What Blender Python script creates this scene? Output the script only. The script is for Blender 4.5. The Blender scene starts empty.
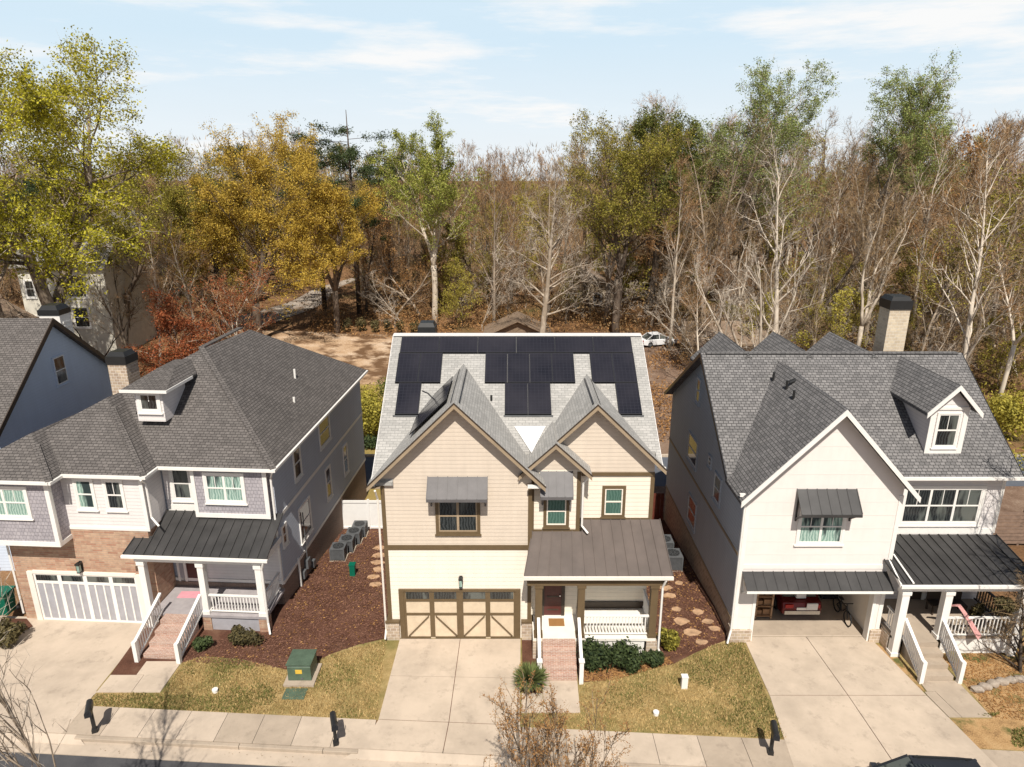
import bpy, bmesh, math, random
import numpy as np
from mathutils import Vector, Matrix
R = math.radians
S = bpy.context.scene
COL = S.collection
rnd = random.Random(7)

# ------------------------------------------------------------------ helpers
def ground_z(x, y):
    """terrain height: level yards, a fall behind the houses, a slow rise under the woods"""
    if y < 27: return 0.0
    if y < 40: return -1.6 * (y - 27) / 13
    if y < 62: return -1.6
    z = -1.6 + 2.6 * min(1, (y - 62) / 75)
    z += 0.35 * math.sin(x * .13 + y * .07) * min(1, (y - 62) / 20)
    if y > 140: z -= min(14, (y - 140) * .08)
    return z

class MB:
    def __init__(s): s.v = []; s.f = []; s.a = []
    def face(s, pts, a=None):
        i = len(s.v); s.v += [tuple(p) for p in pts]; s.f.append(tuple(range(i, i + len(pts)))); return s
    def hexa(s, c):
        i = len(s.v); s.v += [tuple(p) for p in c]
        for q in ((0,1,3,2),(4,6,7,5),(0,4,5,1),(2,3,7,6),(0,2,6,4),(1,5,7,3)): s.f.append(tuple(i + k for k in q))
        return s
    def box(s, x0, x1, y0, y1, z0, z1):
        return s.hexa([(x, y, z) for x in (x0, x1) for y in (y0, y1) for z in (z0, z1)])
    def pbox(s, P, a0, a1, o0, o1, z0, z1):
        """box in wall coordinates: along, outward, up"""
        return s.hexa([P(a, o, z) for a in (a0, a1) for o in (o0, o1) for z in (z0, z1)])
    def prism(s, pts, d):
        n = len(pts); i = len(s.v)
        s.v += [tuple(p) for p in pts] + [(p[0] + d[0], p[1] + d[1], p[2] + d[2]) for p in pts]
        s.f.append(tuple(range(i, i + n))); s.f.append(tuple(range(i + 2 * n - 1, i + n - 1, -1)))
        for k in range(n):
            m = (k + 1) % n; s.f.append((i + k, i + m, i + n + m, i + n + k))
        return s
    def beam(s, p, q, w, h, up=(0, 0, 1)):
        p = Vector(p); q = Vector(q); d = (q - p).normalized(); sd = d.cross(Vector(up))
        if sd.length < 1e-4: sd = d.cross(Vector((0, 1, 0)))
        sd.normalize(); u = sd.cross(d).normalized()
        return s.hexa([b + sd * (a * w / 2) + u * (c * h / 2) for b in (p, q) for a in (-1, 1) for c in (-1, 1)])
    def tube(s, pts, rs, n=8, cap=True):
        pts = [Vector(p) for p in pts]
        if not hasattr(rs, '__len__'): rs = [rs] * len(pts)
        i0 = len(s.v); a = None
        for k, p in enumerate(pts):
            t = (pts[min(k + 1, len(pts) - 1)] - pts[max(k - 1, 0)]).normalized()
            if a is None:
                a = t.orthogonal().normalized()
            a = (a - t * a.dot(t)).normalized(); b = t.cross(a)
            for j in range(n):
                an = 2 * math.pi * j / n
                s.v.append(tuple(p + (a * math.cos(an) + b * math.sin(an)) * rs[k]))
        for k in range(len(pts) - 1):
            for j in range(n):
                m = (j + 1) % n
                s.f.append((i0 + k*n + j, i0 + k*n + m, i0 + (k+1)*n + m, i0 + (k+1)*n + j))
        if cap:
            s.f.append(tuple(i0 + j for j in range(n))[::-1]); e = i0 + (len(pts) - 1) * n
            s.f.append(tuple(e + j for j in range(n)))
        return s
    def cyl(s, x, y, z0, z1, r0, r1=None, n=16):
        return s.tube([(x, y, z0), (x, y, z1)], [r0, r0 if r1 is None else r1], n)
    def build(s, name, mat, parent=None, recalc=True, smooth=False, bevel=0):
        me = bpy.data.meshes.new(name)
        p = parent
        while p is not None and p.parent is not None: p = p.parent
        vv = s.v
        if p is not None:
            o = p.location; vv = [(v[0] - o.x, v[1] - o.y, v[2] - o.z) for v in s.v]
        me.from_pydata(vv, [], s.f)
        if recalc:
            bm = bmesh.new(); bm.from_mesh(me)
            bmesh.ops.recalc_face_normals(bm, faces=bm.faces)
            bm.to_mesh(me); bm.free()
        uv = me.uv_layers.new(name='UVMap')
        if len(me.polygons) < 6000:
            for pl in me.polygons:
                n = pl.normal
                if abs(n.z) > .985: h = Vector((1, 0, 0)); t = Vector((0, 1, 0))
                else:
                    h = Vector((-n.y, n.x, 0)).normalized(); t = n.cross(h)
                for li in pl.loop_indices:
                    c = Vector(s.v[me.loops[li].vertex_index])
                    uv.data[li].uv = (c.dot(h), c.dot(t))
        if s.a and len(s.a) == len(me.polygons):
            at = me.attributes.new('rnd', 'FLOAT', 'FACE'); at.data.foreach_set('value', s.a)
        me.materials.append(mat)
        if smooth:
            for pl in me.polygons: pl.use_smooth = True
        o = bpy.data.objects.new(name, me); COL.objects.link(o)
        if parent is not None: o.parent = parent
        if bevel:
            b = o.modifiers.new('bevel', 'BEVEL'); b.width = bevel; b.segments = 2; b.limit_method = 'ANGLE'
        return o

def build_each(m, name, mat, parent):
    """one object per separate piece (boards, caps, trims)"""
    own = list(range(len(m.v)))
    def find(i):
        while own[i] != i: own[i] = own[own[i]]; i = own[i]
        return i
    for f in m.f:
        for q in f[1:]: own[find(q)] = find(f[0])
    groups = {}
    for f in m.f: groups.setdefault(find(f[0]), []).append(f)
    out = []
    for fs in groups.values():
        ids = sorted({i for f in fs for i in f}); mp = {i: k for k, i in enumerate(ids)}
        n = MB(); n.v = [m.v[i] for i in ids]; n.f = [tuple(mp[i] for i in f) for f in fs]; out.append(n.build(name, mat, parent))
    return out
def tag(o, label, cat, group=None, kind=None):
    if label: o['label'] = label
    if cat: o['category'] = cat
    if group: o['group'] = group
    if kind: o['kind'] = kind
    return o
def thing(name, label, cat, loc, group=None):
    o = bpy.data.objects.new(name, None); o.empty_display_size = .3; o.location = loc
    COL.objects.link(o); return tag(o, label, cat, group)
def struct(o):
    o['kind'] = 'structure'; return o
def copy_thing(o, loc, rz, sc, label=None):
    c = o.copy(); COL.objects.link(c); c.location = loc; c.rotation_euler = (0, 0, rz); c.scale = sc
    if label: c['label'] = label
    for ch in list(o.children):
        d = ch.copy(); COL.objects.link(d); d.parent = c
    return c

# ------------------------------------------------------------------ materials
def new_mat(name):
    m = bpy.data.materials.new(name); m.use_nodes = True
    nt = m.node_tree; b = nt.nodes['Principled BSDF']; return m, nt, b
def N(nt, t, **k):
    n = nt.nodes.new(t)
    for a, v in k.items():
        if a in n.inputs: n.inputs[a].default_value = v
        else: setattr(n, a, v)
    return n
def rgba(c): return (c[0], c[1], c[2], 1)
def ramp(nt, fac, stops):
    r = N(nt, 'ShaderNodeValToRGB'); e = r.color_ramp.elements
    while len(e) < len(stops): e.new(.5)
    for i, (p, c) in enumerate(stops): e[i].position = p; e[i].color = rgba(c)
    nt.links.new(fac, r.inputs[0]); return r.outputs[0]
def mix(nt, a, b, f, mode='MIX'):
    m = N(nt, 'ShaderNodeMix', data_type='RGBA', blend_type=mode)
    for s, v in ((6, a), (7, b), (0, f)):
        if isinstance(v, (int, float)): m.inputs[s].default_value = v
        elif isinstance(v, tuple): m.inputs[s].default_value = rgba(v)
        else: nt.links.new(v, m.inputs[s])
    return m.outputs[2]
def noise(nt, scale, detail=4, src='Object', vec=None, rough=.6, stretch=None):
    n = N(nt, 'ShaderNodeTexNoise', Scale=scale, Detail=detail, Roughness=rough)
    if vec is None:
        t = N(nt, 'ShaderNodeTexCoord'); vec = t.outputs[src]
    if stretch:
        mp = N(nt, 'ShaderNodeMapping'); mp.inputs['Scale'].default_value = stretch
        nt.links.new(vec, mp.inputs[0]); vec = mp.outputs[0]
    nt.links.new(vec, n.inputs['Vector']); return n.outputs['Fac']
def bump(nt, b, h, strength=.3, dist=.02):
    u = N(nt, 'ShaderNodeBump', Strength=strength, Distance=dist)
    nt.links.new(h, u.inputs['Height']); nt.links.new(u.outputs[0], b.inputs['Normal'])
def mth(nt, op, a, b=None):
    m = N(nt, 'ShaderNodeMath', operation=op)
    for i, v in enumerate((a, b)):
        if v is None: continue
        if isinstance(v, (int, float)): m.inputs[i].default_value = v
        else: nt.links.new(v, m.inputs[i])
    return m.outputs[0]
def paint(name, c, rough=.6, var=.12, scale=3, bmp=0, metal=0, spec=.4):
    m, nt, b = new_mat(name); f = noise(nt, scale)
    d = tuple(x * (1 - var) for x in c); e = tuple(min(1, x * (1 + var * .5)) for x in c)
    nt.links.new(ramp(nt, f, ((.3, d), (.7, e))), b.inputs['Base Color'])
    b.inputs['Roughness'].default_value = rough; b.inputs['Metallic'].default_value = metal
    b.inputs['Specular IOR Level'].default_value = spec
    if bmp: bump(nt, b, noise(nt, scale * 12), bmp)
    return m
def uvsplit(nt):
    t = N(nt, 'ShaderNodeTexCoord'); s = N(nt, 'ShaderNodeSeparateXYZ'); nt.links.new(t.outputs['UV'], s.inputs[0])
    return t.outputs['UV'], s.outputs[0], s.outputs[1]
def siding(name, c, pitch=.17, line=.55, var=.07):
    m, nt, b = new_mat(name); uv, u, v = uvsplit(nt)
    fr = mth(nt, 'FRACT', mth(nt, 'DIVIDE', v, pitch))
    gap = mth(nt, 'LESS_THAN', fr, .10)  # darker line paints the shadow under each lapped board
    f = mth(nt, 'ADD', mth(nt, 'MULTIPLY', noise(nt, 1.3, 5), .5), mth(nt, 'MULTIPLY', noise(nt, 1.6, 5, stretch=(2.2, 2.2, .22)), .5)); var = max(var, .09)
    base = ramp(nt, f, ((.3, tuple(x * (1 - var) for x in c)), (.7, tuple(min(1, x * (1 + var * .4)) for x in c))))
    nt.links.new(mix(nt, base, tuple(x * line for x in c), gap), b.inputs['Base Color'])
    b.inputs['Roughness'].default_value = .65
    bump(nt, b, mth(nt, 'MULTIPLY', fr, -1), .6, .02); return m
def bricky(name, c1, c2, mort, w, h, ms=.012, bmp=.5, bias=0, var=.25, nscale=9, rough=.85, big=.18):
    m, nt, b = new_mat(name); uv, u, v = uvsplit(nt)
    t = N(nt, 'ShaderNodeTexBrick', Scale=1.0)
    t.inputs['Color1'].default_value = rgba(c1); t.inputs['Color2'].default_value = rgba(c2); t.inputs['Mortar'].default_value = rgba(mort)
    t.inputs['Mortar Size'].default_value = ms; t.inputs['Brick Width'].default_value = w; t.inputs['Row Height'].default_value = h
    t.inputs['Bias'].default_value = bias; t.inputs['Mortar Smooth'].default_value = .2
    nt.links.new(uv, t.inputs['Vector'])
    f = noise(nt, nscale, 5); g = noise(nt, .6, 4)
    k = mth(nt, 'ADD', mth(nt, 'MULTIPLY', f, var * 2), 1 - var)
    k = mth(nt, 'MULTIPLY', k, mth(nt, 'ADD', mth(nt, 'MULTIPLY', g, big * 2), 1 - big))
    cc = N(nt, 'ShaderNodeCombineColor')
    for i in range(3): nt.links.new(k, cc.inputs[i])
    nt.links.new(mix(nt, t.outputs['Color'], cc.outputs[0], 1.0, 'MULTIPLY'), b.inputs['Base Color'])
    b.inputs['Roughness'].default_value = rough; b.inputs['Specular IOR Level'].default_value = .2
    bump(nt, b, mth(nt, 'ADD', mth(nt, 'MULTIPLY', t.outputs['Fac'], -1), mth(nt, 'MULTIPLY', f, .5)), bmp, .015); return m
def leafmat(name, c1, c2, trans=.35):
    m, nt, b = new_mat(name)
    a = N(nt, 'ShaderNodeAttribute', attribute_name='rnd'); o = N(nt, 'ShaderNodeObjectInfo')
    f = mth(nt, 'ADD', mth(nt, 'MULTIPLY', a.outputs['Fac'], .65), mth(nt, 'MULTIPLY', noise(nt, .5, 2), .55))
    f = mth(nt, 'ADD', f, mth(nt, 'MULTIPLY', mth(nt, 'SUBTRACT', o.outputs['Random'], .5), .3))
    c = ramp(nt, f, ((.2, c1), (.9, c2)))
    nt.links.new(c, b.inputs['Base Color']); b.inputs['Roughness'].default_value = .7; b.inputs['Specular IOR Level'].default_value = .2
    t = N(nt, 'ShaderNodeBsdfTranslucent'); nt.links.new(c, t.inputs[0])
    mx = N(nt, 'ShaderNodeMixShader'); mx.inputs[0].default_value = trans
    nt.links.new(b.outputs[0], mx.inputs[1]); nt.links.new(t.outputs[0], mx.inputs[2])
    nt.links.new(mx.outputs[0], nt.nodes['Material Output'].inputs[0]); return m
def barkmat(name, c1, c2, scale=2.5):
    m, nt, b = new_mat(name); o = N(nt, 'ShaderNodeObjectInfo')
    f = mth(nt, 'ADD', noise(nt, scale, 5, stretch=(1, 1, .35)), mth(nt, 'MULTIPLY', mth(nt, 'SUBTRACT', o.outputs['Random'], .5), .35))
    nt.links.new(ramp(nt, f, ((.3, c1), (.7, c2))), b.inputs['Base Color'])
    b.inputs['Roughness'].default_value = .9; b.inputs['Specular IOR Level'].default_value = .1; return m
def groundmat(name, stops, scale, fine=25, bmp=.6, extra=None, src='Object'):
    m, nt, b = new_mat(name)
    f = mth(nt, 'ADD', mth(nt, 'MULTIPLY', noise(nt, scale, 6), .6), mth(nt, 'MULTIPLY', noise(nt, fine, 3), .4))
    c = ramp(nt, f, stops)
    if extra: # patches (colour, scale, lo, hi)
        e = ramp(nt, noise(nt, extra[1], 4), ((extra[2], (0, 0, 0)), (extra[3], (1, 1, 1))))
        c = mix(nt, c, extra[0], e)
    nt.links.new(c, b.inputs['Base Color']); b.inputs['Roughness'].default_value = .95; b.inputs['Specular IOR Level'].default_value = .1
    bump(nt, b, noise(nt, fine * 1.4, 4), bmp, .05); return m
def concrete(name, c):
    m, nt, b = new_mat(name)
    a = noise(nt, .8, 6); s = noise(nt, 1.5, 4, rough=.75); g = noise(nt, 40, 2)
    col = ramp(nt, a, ((.28, tuple(x * .82 for x in c)), (.52, c), (.75, tuple(min(1, x * 1.08) for x in c))))
    st = ramp(nt, s, ((.55, (0, 0, 0)), (.74, (1, 1, 1))))
    st = mth(nt, 'MULTIPLY', st, .62)
    big = ramp(nt, noise(nt, .35, 5, rough=.7), ((.45, (0, 0, 0)), (.7, (1, 1, 1)))); col = mix(nt, col, tuple(x * .68 for x in c), mth(nt, 'MULTIPLY', big, .70))
    col = mix(nt, col, tuple(x * .5 for x in c), st)
    col = mix(nt, col, tuple(x * .7 for x in c), mth(nt, 'MULTIPLY', g, .25))
    nt.links.new(col, b.inputs['Base Color']); b.inputs['Roughness'].default_value = .9; b.inputs['Specular IOR Level'].default_value = .2
    bump(nt, b, g, .15, .01); return m
def glassmat(name, c, rough=.06, blind=None):
    m, nt, b = new_mat(name)
    b.inputs['Base Color'].default_value = rgba(c); b.inputs['Roughness'].default_value = rough; b.inputs['Specular IOR Level'].default_value = .8
    f = noise(nt, 1.8, 3)
    nt.links.new(ramp(nt, f, ((.35, tuple(x * .6 for x in c)), (.65, tuple(min(1, x * 1.3) for x in c)))), b.inputs['Base Color'])
    bump(nt, b, noise(nt, .9, 1), .03, .05); return m

def curtainglass(name, c1, c2, dark):
    """pane with pleated curtains behind it and dark gaps; on dark panes the patches are painted reflections"""
    m, nt, b = new_mat(name); t = N(nt, 'ShaderNodeTexCoord')
    w = N(nt, 'ShaderNodeTexWave', Scale=2.6, Distortion=7.0, Detail=3); w.bands_direction = 'X'; nt.links.new(t.outputs['Object'], w.inputs[0])
    col = ramp(nt, w.outputs['Fac'], ((.2, c1), (.8, c2)))
    g = ramp(nt, noise(nt, .9, 3, stretch=(1.6, 1, .35)), ((.50, (0, 0, 0)), (.56, (1, 1, 1))))
    nt.links.new(mix(nt, col, dark, g), b.inputs['Base Color']); b.inputs['Roughness'].default_value = .12; b.inputs['Specular IOR Level'].default_value = .8
    return m
M = {}
M['tan_siding'] = siding('tan_siding', (.62, .525, .425), .17, .82, .12)
M['cream'] = siding('cream_siding', (.80, .72, .61), .2, .96, .03)
M['cream_lap'] = siding('cream_lap', (.78, .70, .58), .19, .80)
M['brown'] = paint('brown_trim', (.13, .088, .045), .6)
M['tan_trim'] = paint('tan_trim', (.33, .25, .165), .6)
M['dark_brown'] = paint('dark_brown_edge', (.05, .035, .025), .5)
M['white'] = paint('white_paint', (.78, .75, .70), .5, .05)
M['warm_white'] = paint('warm_white_paint', (.76, .70, .62), .5, .05)
M['white_siding'] = siding('white_siding', (.70, .655, .63), .16, .80)
M['white_smooth'] = siding('white_board', (.76, .70, .65), .6, .996, .05)
M['pale_siding_shaded'] = siding('pale_siding_shaded', (.46, .49, .53), .17, .72)  # pale side wall, its bluish shade put into the colour
M['white_siding_shaded'] = siding('white_siding_shaded', (.46, .50, .57), .17, .72)  # white siding darkened in its colour to stand for side wall shade
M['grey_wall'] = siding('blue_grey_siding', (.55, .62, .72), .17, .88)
M['shake'] = bricky('grey_shake', (.40, .37, .385), (.33, .305, .325), (.17, .16, .17), .16, .17, .008, .5)
M['shingle_light'] = bricky('light_shingle', (.41, .395, .37), (.325, .315, .295), (.23, .225, .215), .29, .135, .009, .5, .1, .26, 13)
M['shingle_dark'] = bricky('dark_shingle', (.15, .135, .125), (.105, .095, .088), (.045, .04, .038), .24, .14, .012, .9, 0, .36, 14)
M['shingle_mid'] = bricky('mid_shingle', (.215, .205, .20), (.135, .13, .128), (.055, .053, .052), .22, .15, .014, .9, 0, .36, 14)
M['seam_black'] = paint('black_seam_metal', (.046, .044, .043), .45, .3, 1.2, 0, 0)
M['seam_brown'] = paint('brown_seam_metal', (.105, .082, .070), .5, .2, 1.2, 0, 0)
M['seam_grey'] = paint('grey_seam_metal', (.12, .112, .112), .55, .2, 1.5, 0, 0)
M['brick'] = bricky('red_tan_brick', (.34, .17, .11), (.46, .31, .21), (.38, .29, .22), .46, .10, .012, .5, .1, .45, 5)
M['step_brick'] = bricky('step_brick', (.36, .20, .15), (.45, .29, .22), (.50, .42, .36), .20, .075, .012, .5, 0, .3, 7)
M['stone'] = bricky('tan_stone', (.50, .40, .29), (.36, .27, .20), (.58, .50, .42), .26, .15, .016, .7, 0, .35, 5)
M['found_brick'] = bricky('foundation_brick', (.26, .17, .13), (.20, .14, .11), (.28, .24, .20), .22, .075, .01, .5)
M['concrete'] = concrete('concrete', (.53, .435, .34))
M['concrete_old'] = concrete('weathered_concrete', (.43, .35, .27))
M['asphalt'] = groundmat('asphalt', ((.3, (.055, .055, .06)), (.7, (.10, .098, .10))), 1.2, 60, .3)
M['alley'] = groundmat('alley_asphalt_shaded', ((.3, (.09, .10, .12)), (.7, (.13, .14, .16))), 1.2, 60, .3)  # bluish shade behind the houses put into the asphalt colour
M['gravel'] = groundmat('pale_path', ((.3, (.24, .19, .15)), (.7, (.46, .40, .33))), .5, 8, .5, ((.16, .10, .06), .3, .5, .65))  # brown patches paint leaf shadows onto the pale road
M['lawn'] = groundmat('dormant_lawn', ((.26, (.15, .10, .04)), (.42, (.31, .22, .09)), (.6, (.46, .335, .155)), (.8, (.60, .46, .25))), 1.6, 22, 1.0, ((.15, .15, .045), .45, .42, .70))
M['mulch'] = groundmat('brown_mulch', ((.25, (.045, .022, .015)), (.5, (.125, .058, .038)), (.75, (.20, .105, .07))), 1.0, 24, 1.0, ((.20, .115, .075), .8, .55, .8))
M['soil'] = groundmat('leafy_soil', ((.3, (.13, .075, .035)), (.5, (.42, .26, .12)), (.75, (.55, .38, .20))), 1.5, 22, .8, ((.12, .12, .04), .9, .52, .62))
M['sand'] = groundmat('sandy_clearing', ((.3, (.20, .12, .065)), (.5, (.46, .31, .19)), (.68, (.62, .50, .38))), .30, 6, 1.0, ((.15, .085, .045), .35, .48, .6))  # dark patches are leaf litter and painted tree shadows
M['litter'] = groundmat('leaf_litter', ((.25, (.07, .04, .022)), (.5, (.20, .11, .055)), (.75, (.34, .20, .10))), .25, 6, 1.0, ((.09, .085, .03), .08, .55, .72))
M['rubble'] = groundmat('brushy_rubble', ((.25, (.08, .05, .035)), (.5, (.20, .13, .09)), (.78, (.36, .28, .21))), .8, 7, 1.0)
M['meadow'] = groundmat('rough_meadow', ((.25, (.12, .10, .03)), (.5, (.30, .22, .075)), (.75, (.42, .29, .12))), .4, 10, 1.0)
def cellglass():
    m, nt, b = new_mat('solar_glass'); uv, u, v = uvsplit(nt)
    g = mth(nt, 'MAXIMUM', mth(nt, 'LESS_THAN', mth(nt, 'FRACT', mth(nt, 'DIVIDE', u, .165)), .07), mth(nt, 'LESS_THAN', mth(nt, 'FRACT', mth(nt, 'DIVIDE', v, .165)), .07))
    c = ramp(nt, noise(nt, .5, 3), ((.3, (.013, .013, .018)), (.7, (.03, .028, .034))))
    nt.links.new(mix(nt, c, (.032, .032, .040), g), b.inputs['Base Color']); b.inputs['Roughness'].default_value = .16; b.inputs['Specular IOR Level'].default_value = .55
    return m
M['panel'] = cellglass()
M['panel_frame'] = paint('panel_frame', (.06, .06, .065), .3, .1, 3, 0, .5)
M['black'] = paint('black_paint', (.02, .02, .02), .4)
M['dark_metal'] = paint('dark_metal', (.05, .05, .055), .35, .2, 5, 0, .5)
M['grey_metal'] = paint('grey_metal', (.13, .135, .14), .45, .2, 5, 0, .2)
M['fan'] = paint('fan_grille', (.06, .062, .066), .5)
M['green_metal'] = paint('green_metal', (.085, .125, .085), .5, .25, 3)
M['green_plastic'] = paint('green_plastic', (.0, .12, .07), .5)
M['yellow'] = paint('yellow_sticker', (.65, .42, .06), .5)
M['membrane'] = paint('white_membrane', (.74, .72, .70), .5, .05)
M['door_wine'] = paint('wine_door', (.085, .022, .018), .4)
M['mat_brown'] = paint('coir_mat', (.30, .15, .05), .9)
M['mat_pink'] = paint('pink_mat', (.62, .28, .32), .9)
M['floor_grey'] = paint('porch_grey', (.34, .31, .31), .7, .15)
M['floor_white'] = paint('porch_white', (.78, .74, .66), .6, .06)
M['stripe_grey'] = paint('louvre_grey', (.36, .35, .37), .6)
M['glass'] = curtainglass('dark_glass', (.012, .014, .016), (.035, .04, .04), (.10, .11, .10))  # paler patches paint reflected trees into the pane colour
M['glass_green'] = curtainglass('green_glass', (.055, .115, .09), (.09, .165, .13), (.06, .12, .095))
M['glass_teal'] = curtainglass('teal_glass', (.016, .019, .019), (.045, .05, .05), (.09, .095, .09))
M['glass_curtain'] = curtainglass('curtained_glass', (.20, .31, .265), (.40, .52, .45), (.03, .045, .045))
M['glass_warm'] = glassmat('painted_warm_reflection_glass', (.10, .06, .035), .06)  # warm reflection painted into the pane's base colour
M['stone_step'] = paint('sandstone', (.46, .29, .17), .9, .4, 4, .4)
M['wood_fence'] = paint('weathered_wood', (.22, .15, .11), .8, .3, 4)
M['red_wood'] = paint('red_brown_wood', (.14, .035, .02), .7, .3, 4)
M['vinyl'] = paint('white_vinyl', (.76, .74, .71), .5, .04)
M['car_red'] = paint('red_car_paint', (.13, .012, .012), .25, .1, 1, 0, .2)
M['car_dark'] = paint('dark_car_paint', (.05, .055, .065), .2, .1, 1, 0, .5)
M['car_white'] = paint('white_car_paint', (.75, .75, .75), .3, .05)
M['tyre'] = paint('rubber', (.015, .015, .015), .8)
M['chrome'] = paint('chrome', (.5, .5, .5), .2, .1, 2, 0, .9)
M['tail_red'] = paint('tail_lamp', (.35, .01, .01), .2)
M['cloth_white'] = paint('white_cloth', (.75, .72, .68), .8)
M['pink_cloth'] = paint('pink_cloth', (.60, .30, .28), .8, .3, 8)
M['cardboard'] = paint('shelf_wood', (.30, .17, .09), .8)
M['stucco'] = paint('cream_stucco', (.62, .58, .49), .8, .15, 1.5)
M['roof_grey'] = bricky('old_grey_shingle', (.30, .28, .25), (.22, .20, .18), (.12, .11, .10), .4, .2, .01, .5)
M['roof_brown'] = bricky('brown_shingle', (.26, .19, .13), (.20, .14, .10), (.10, .08, .06), .4, .2, .01, .5)
M['tan_wall'] = paint('tan_wall', (.52, .40, .26), .8, .2, 1)
M['bark_grey'] = barkmat('grey_bark', (.07, .052, .038), (.44, .355, .27))
M['bark_pale'] = barkmat('pale_bark', (.30, .24, .18), (.68, .59, .48))
M['bark_dark'] = barkmat('dark_bark', (.045, .035, .028), (.16, .12, .09))
M['twig_brown'] = leafmat('brown_twigs', (.065, .041, .020), (.42, .285, .15), .0)
M['twig_red'] = leafmat('russet_twigs', (.085, .042, .018), (.43, .25, .115), .0)
M['twig_grey'] = leafmat('grey_twigs', (.18, .145, .115), (.50, .43, .35), .0)
M['leaf_yellowgreen'] = leafmat('yellow_green_leaves', (.12, .13, .012), (.58, .52, .05))
M['leaf_ochre'] = leafmat('ochre_leaves', (.20, .13, .016), (.68, .48, .085))
M['leaf_green'] = leafmat('spring_green_leaves', (.10, .13, .022), (.52, .53, .12), .4)
M['leaf_olive'] = leafmat('olive_leaves', (.12, .115, .02), (.56, .48, .09), .4)
M['leaf_pale'] = leafmat('pale_green_leaves', (.11, .15, .04), (.46, .51, .17), .4)
M['leaf_dark'] = leafmat('dark_needles', (.018, .032, .012), (.085, .11, .04), .15)
M['leaf_red'] = leafmat('russet_leaves', (.12, .03, .014), (.50, .16, .065))
M['leaf_orange'] = leafmat('orange_brush', (.19, .085, .03), (.50, .28, .11), .2)
M['leaf_brown'] = leafmat('brown_brush', (.035, .022, .011), (.25, .16, .075), .1)
M['leaf_deep'] = leafmat('deep_green_leaves', (.035, .05, .012), (.27, .28, .065))
M['leaf_bush'] = leafmat('evergreen_bush', (.014, .026, .010), (.075, .10, .035), .15)
M['leaf_bush_brown'] = leafmat('bronze_bush', (.04, .035, .018), (.15, .12, .05), .15)
M['leaf_yucca'] = leafmat('yucca_blades', (.035, .055, .015), (.20, .23, .08), .2)
M['grass_straw'] = leafmat('straw_grass', (.20, .13, .045), (.63, .46, .21), .3)
M['grass_green'] = leafmat('green_grass', (.09, .10, .025), (.30, .28, .09), .3)
M['mulch_chip'] = leafmat('mulch_chips', (.06, .027, .018), (.19, .095, .062), 0)
# ------------------------------------------------------------------ house kit
def front(Y0): return lambda a, o, z: (a, Y0 - o, z)
def back(Y0): return lambda a, o, z: (a, Y0 + o, z)
def right(X0): return lambda a, o, z: (X0 + o, a, z)
def left(X0): return lambda a, o, z: (X0 - o, a, z)

def window(parent, P, a0, a1, z0, z1, tm='white', pane='glass', cols=1, trim=.10, sash='white', rail=True, sill=True, grid=0, name='window'):
    c = MB()
    c.pbox(P, a0 - trim, a0, -.02, .055, z0 - trim, z1 + trim); c.pbox(P, a1, a1 + trim, -.02, .055, z0 - trim, z1 + trim)
    c.pbox(P, a0, a1, -.02, .055, z1, z1 + trim); c.pbox(P, a0, a1, -.02, .055, z0 - trim, z0)
    if sill: c.pbox(P, a0 - trim - .04, a1 + trim + .04, -.02, .09, z0 - trim - .05, z0 - trim)
    w = c.build(name, M[tm], parent)
    s = MB(); f = .05; cw = (a1 - a0) / cols
    for k in range(cols):
        b0, b1 = a0 + k * cw, a0 + (k + 1) * cw
        s.pbox(P, b0, b0 + f, -.02, .04, z0, z1); s.pbox(P, b1 - f, b1, -.02, .04, z0, z1)
        s.pbox(P, b0 + f, b1 - f, -.02, .04, z0, z0 + f); s.pbox(P, b0 + f, b1 - f, -.02, .04, z1 - f, z1)
        zm = (z0 + z1) / 2
        if rail: s.pbox(P, b0 + f, b1 - f, -.02, .038, zm - .03, zm + .03)
        if grid: 
            bm_ = (b0 + b1) / 2; s.pbox(P, bm_ - .014, bm_ + .014, -.02, .03, zm + .03, z1 - f)
    s.build('sash', M[sash], w)
    g = MB()
    for k in range(cols):
        b0, b1 = a0 + k * cw, a0 + (k + 1) * cw
        g.pbox(P, b0 + f, b1 - f, -.02, .016, z0 + f, z1 - f)
    g.build('pane', M[pane], w)
    return w

def slab(m, pts, th=.16): return m.prism(pts, (0, 0, -th))

def clip(poly, f):
    out = []
    for i in range(len(poly)):
        p, q = poly[i], poly[(i + 1) % len(poly)]; a, b = f(p), f(q)
        if a >= 0: out.append(p)
        if (a >= 0) != (b >= 0):
            t = a / (a - b); out.append((p[0] + (q[0] - p[0]) * t, p[1] + (q[1] - p[1]) * t))
    return out
def roof_planes(m, planes, zmin, th=.16, skip=()):
    """solid roof = minimum of the planes z = ax + by + c; each face a slab"""
    for i, (a, b, c) in enumerate(planes):
        if i in skip: continue
        p = [(-200, -200), (200, -200), (200, 200), (-200, 200)]
        for j, (d, e, g) in enumerate(planes):
            if j != i: p = clip(p, lambda q: (d - a) * q[0] + (e - b) * q[1] + g - c)
            if len(p) < 3: break
        if len(p) >= 3: p = clip(p, lambda q: a * q[0] + b * q[1] + c - zmin)
        if len(p) >= 3: slab(m, [(x, y, a * x + b * y + c) for x, y in p], th)
def gable_y(m, cx, hl, hr, zp, sl, y0, y1, th=.16):
    """gable with its ridge along y"""
    slab(m, [(cx, y0, zp), (cx, y1, zp), (cx - hl, y1, zp - sl * hl), (cx - hl, y0, zp - sl * hl)], th)
    slab(m, [(cx, y0, zp), (cx + hr, y0, zp - sl * hr), (cx + hr, y1, zp - sl * hr), (cx, y1, zp)], th)
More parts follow.
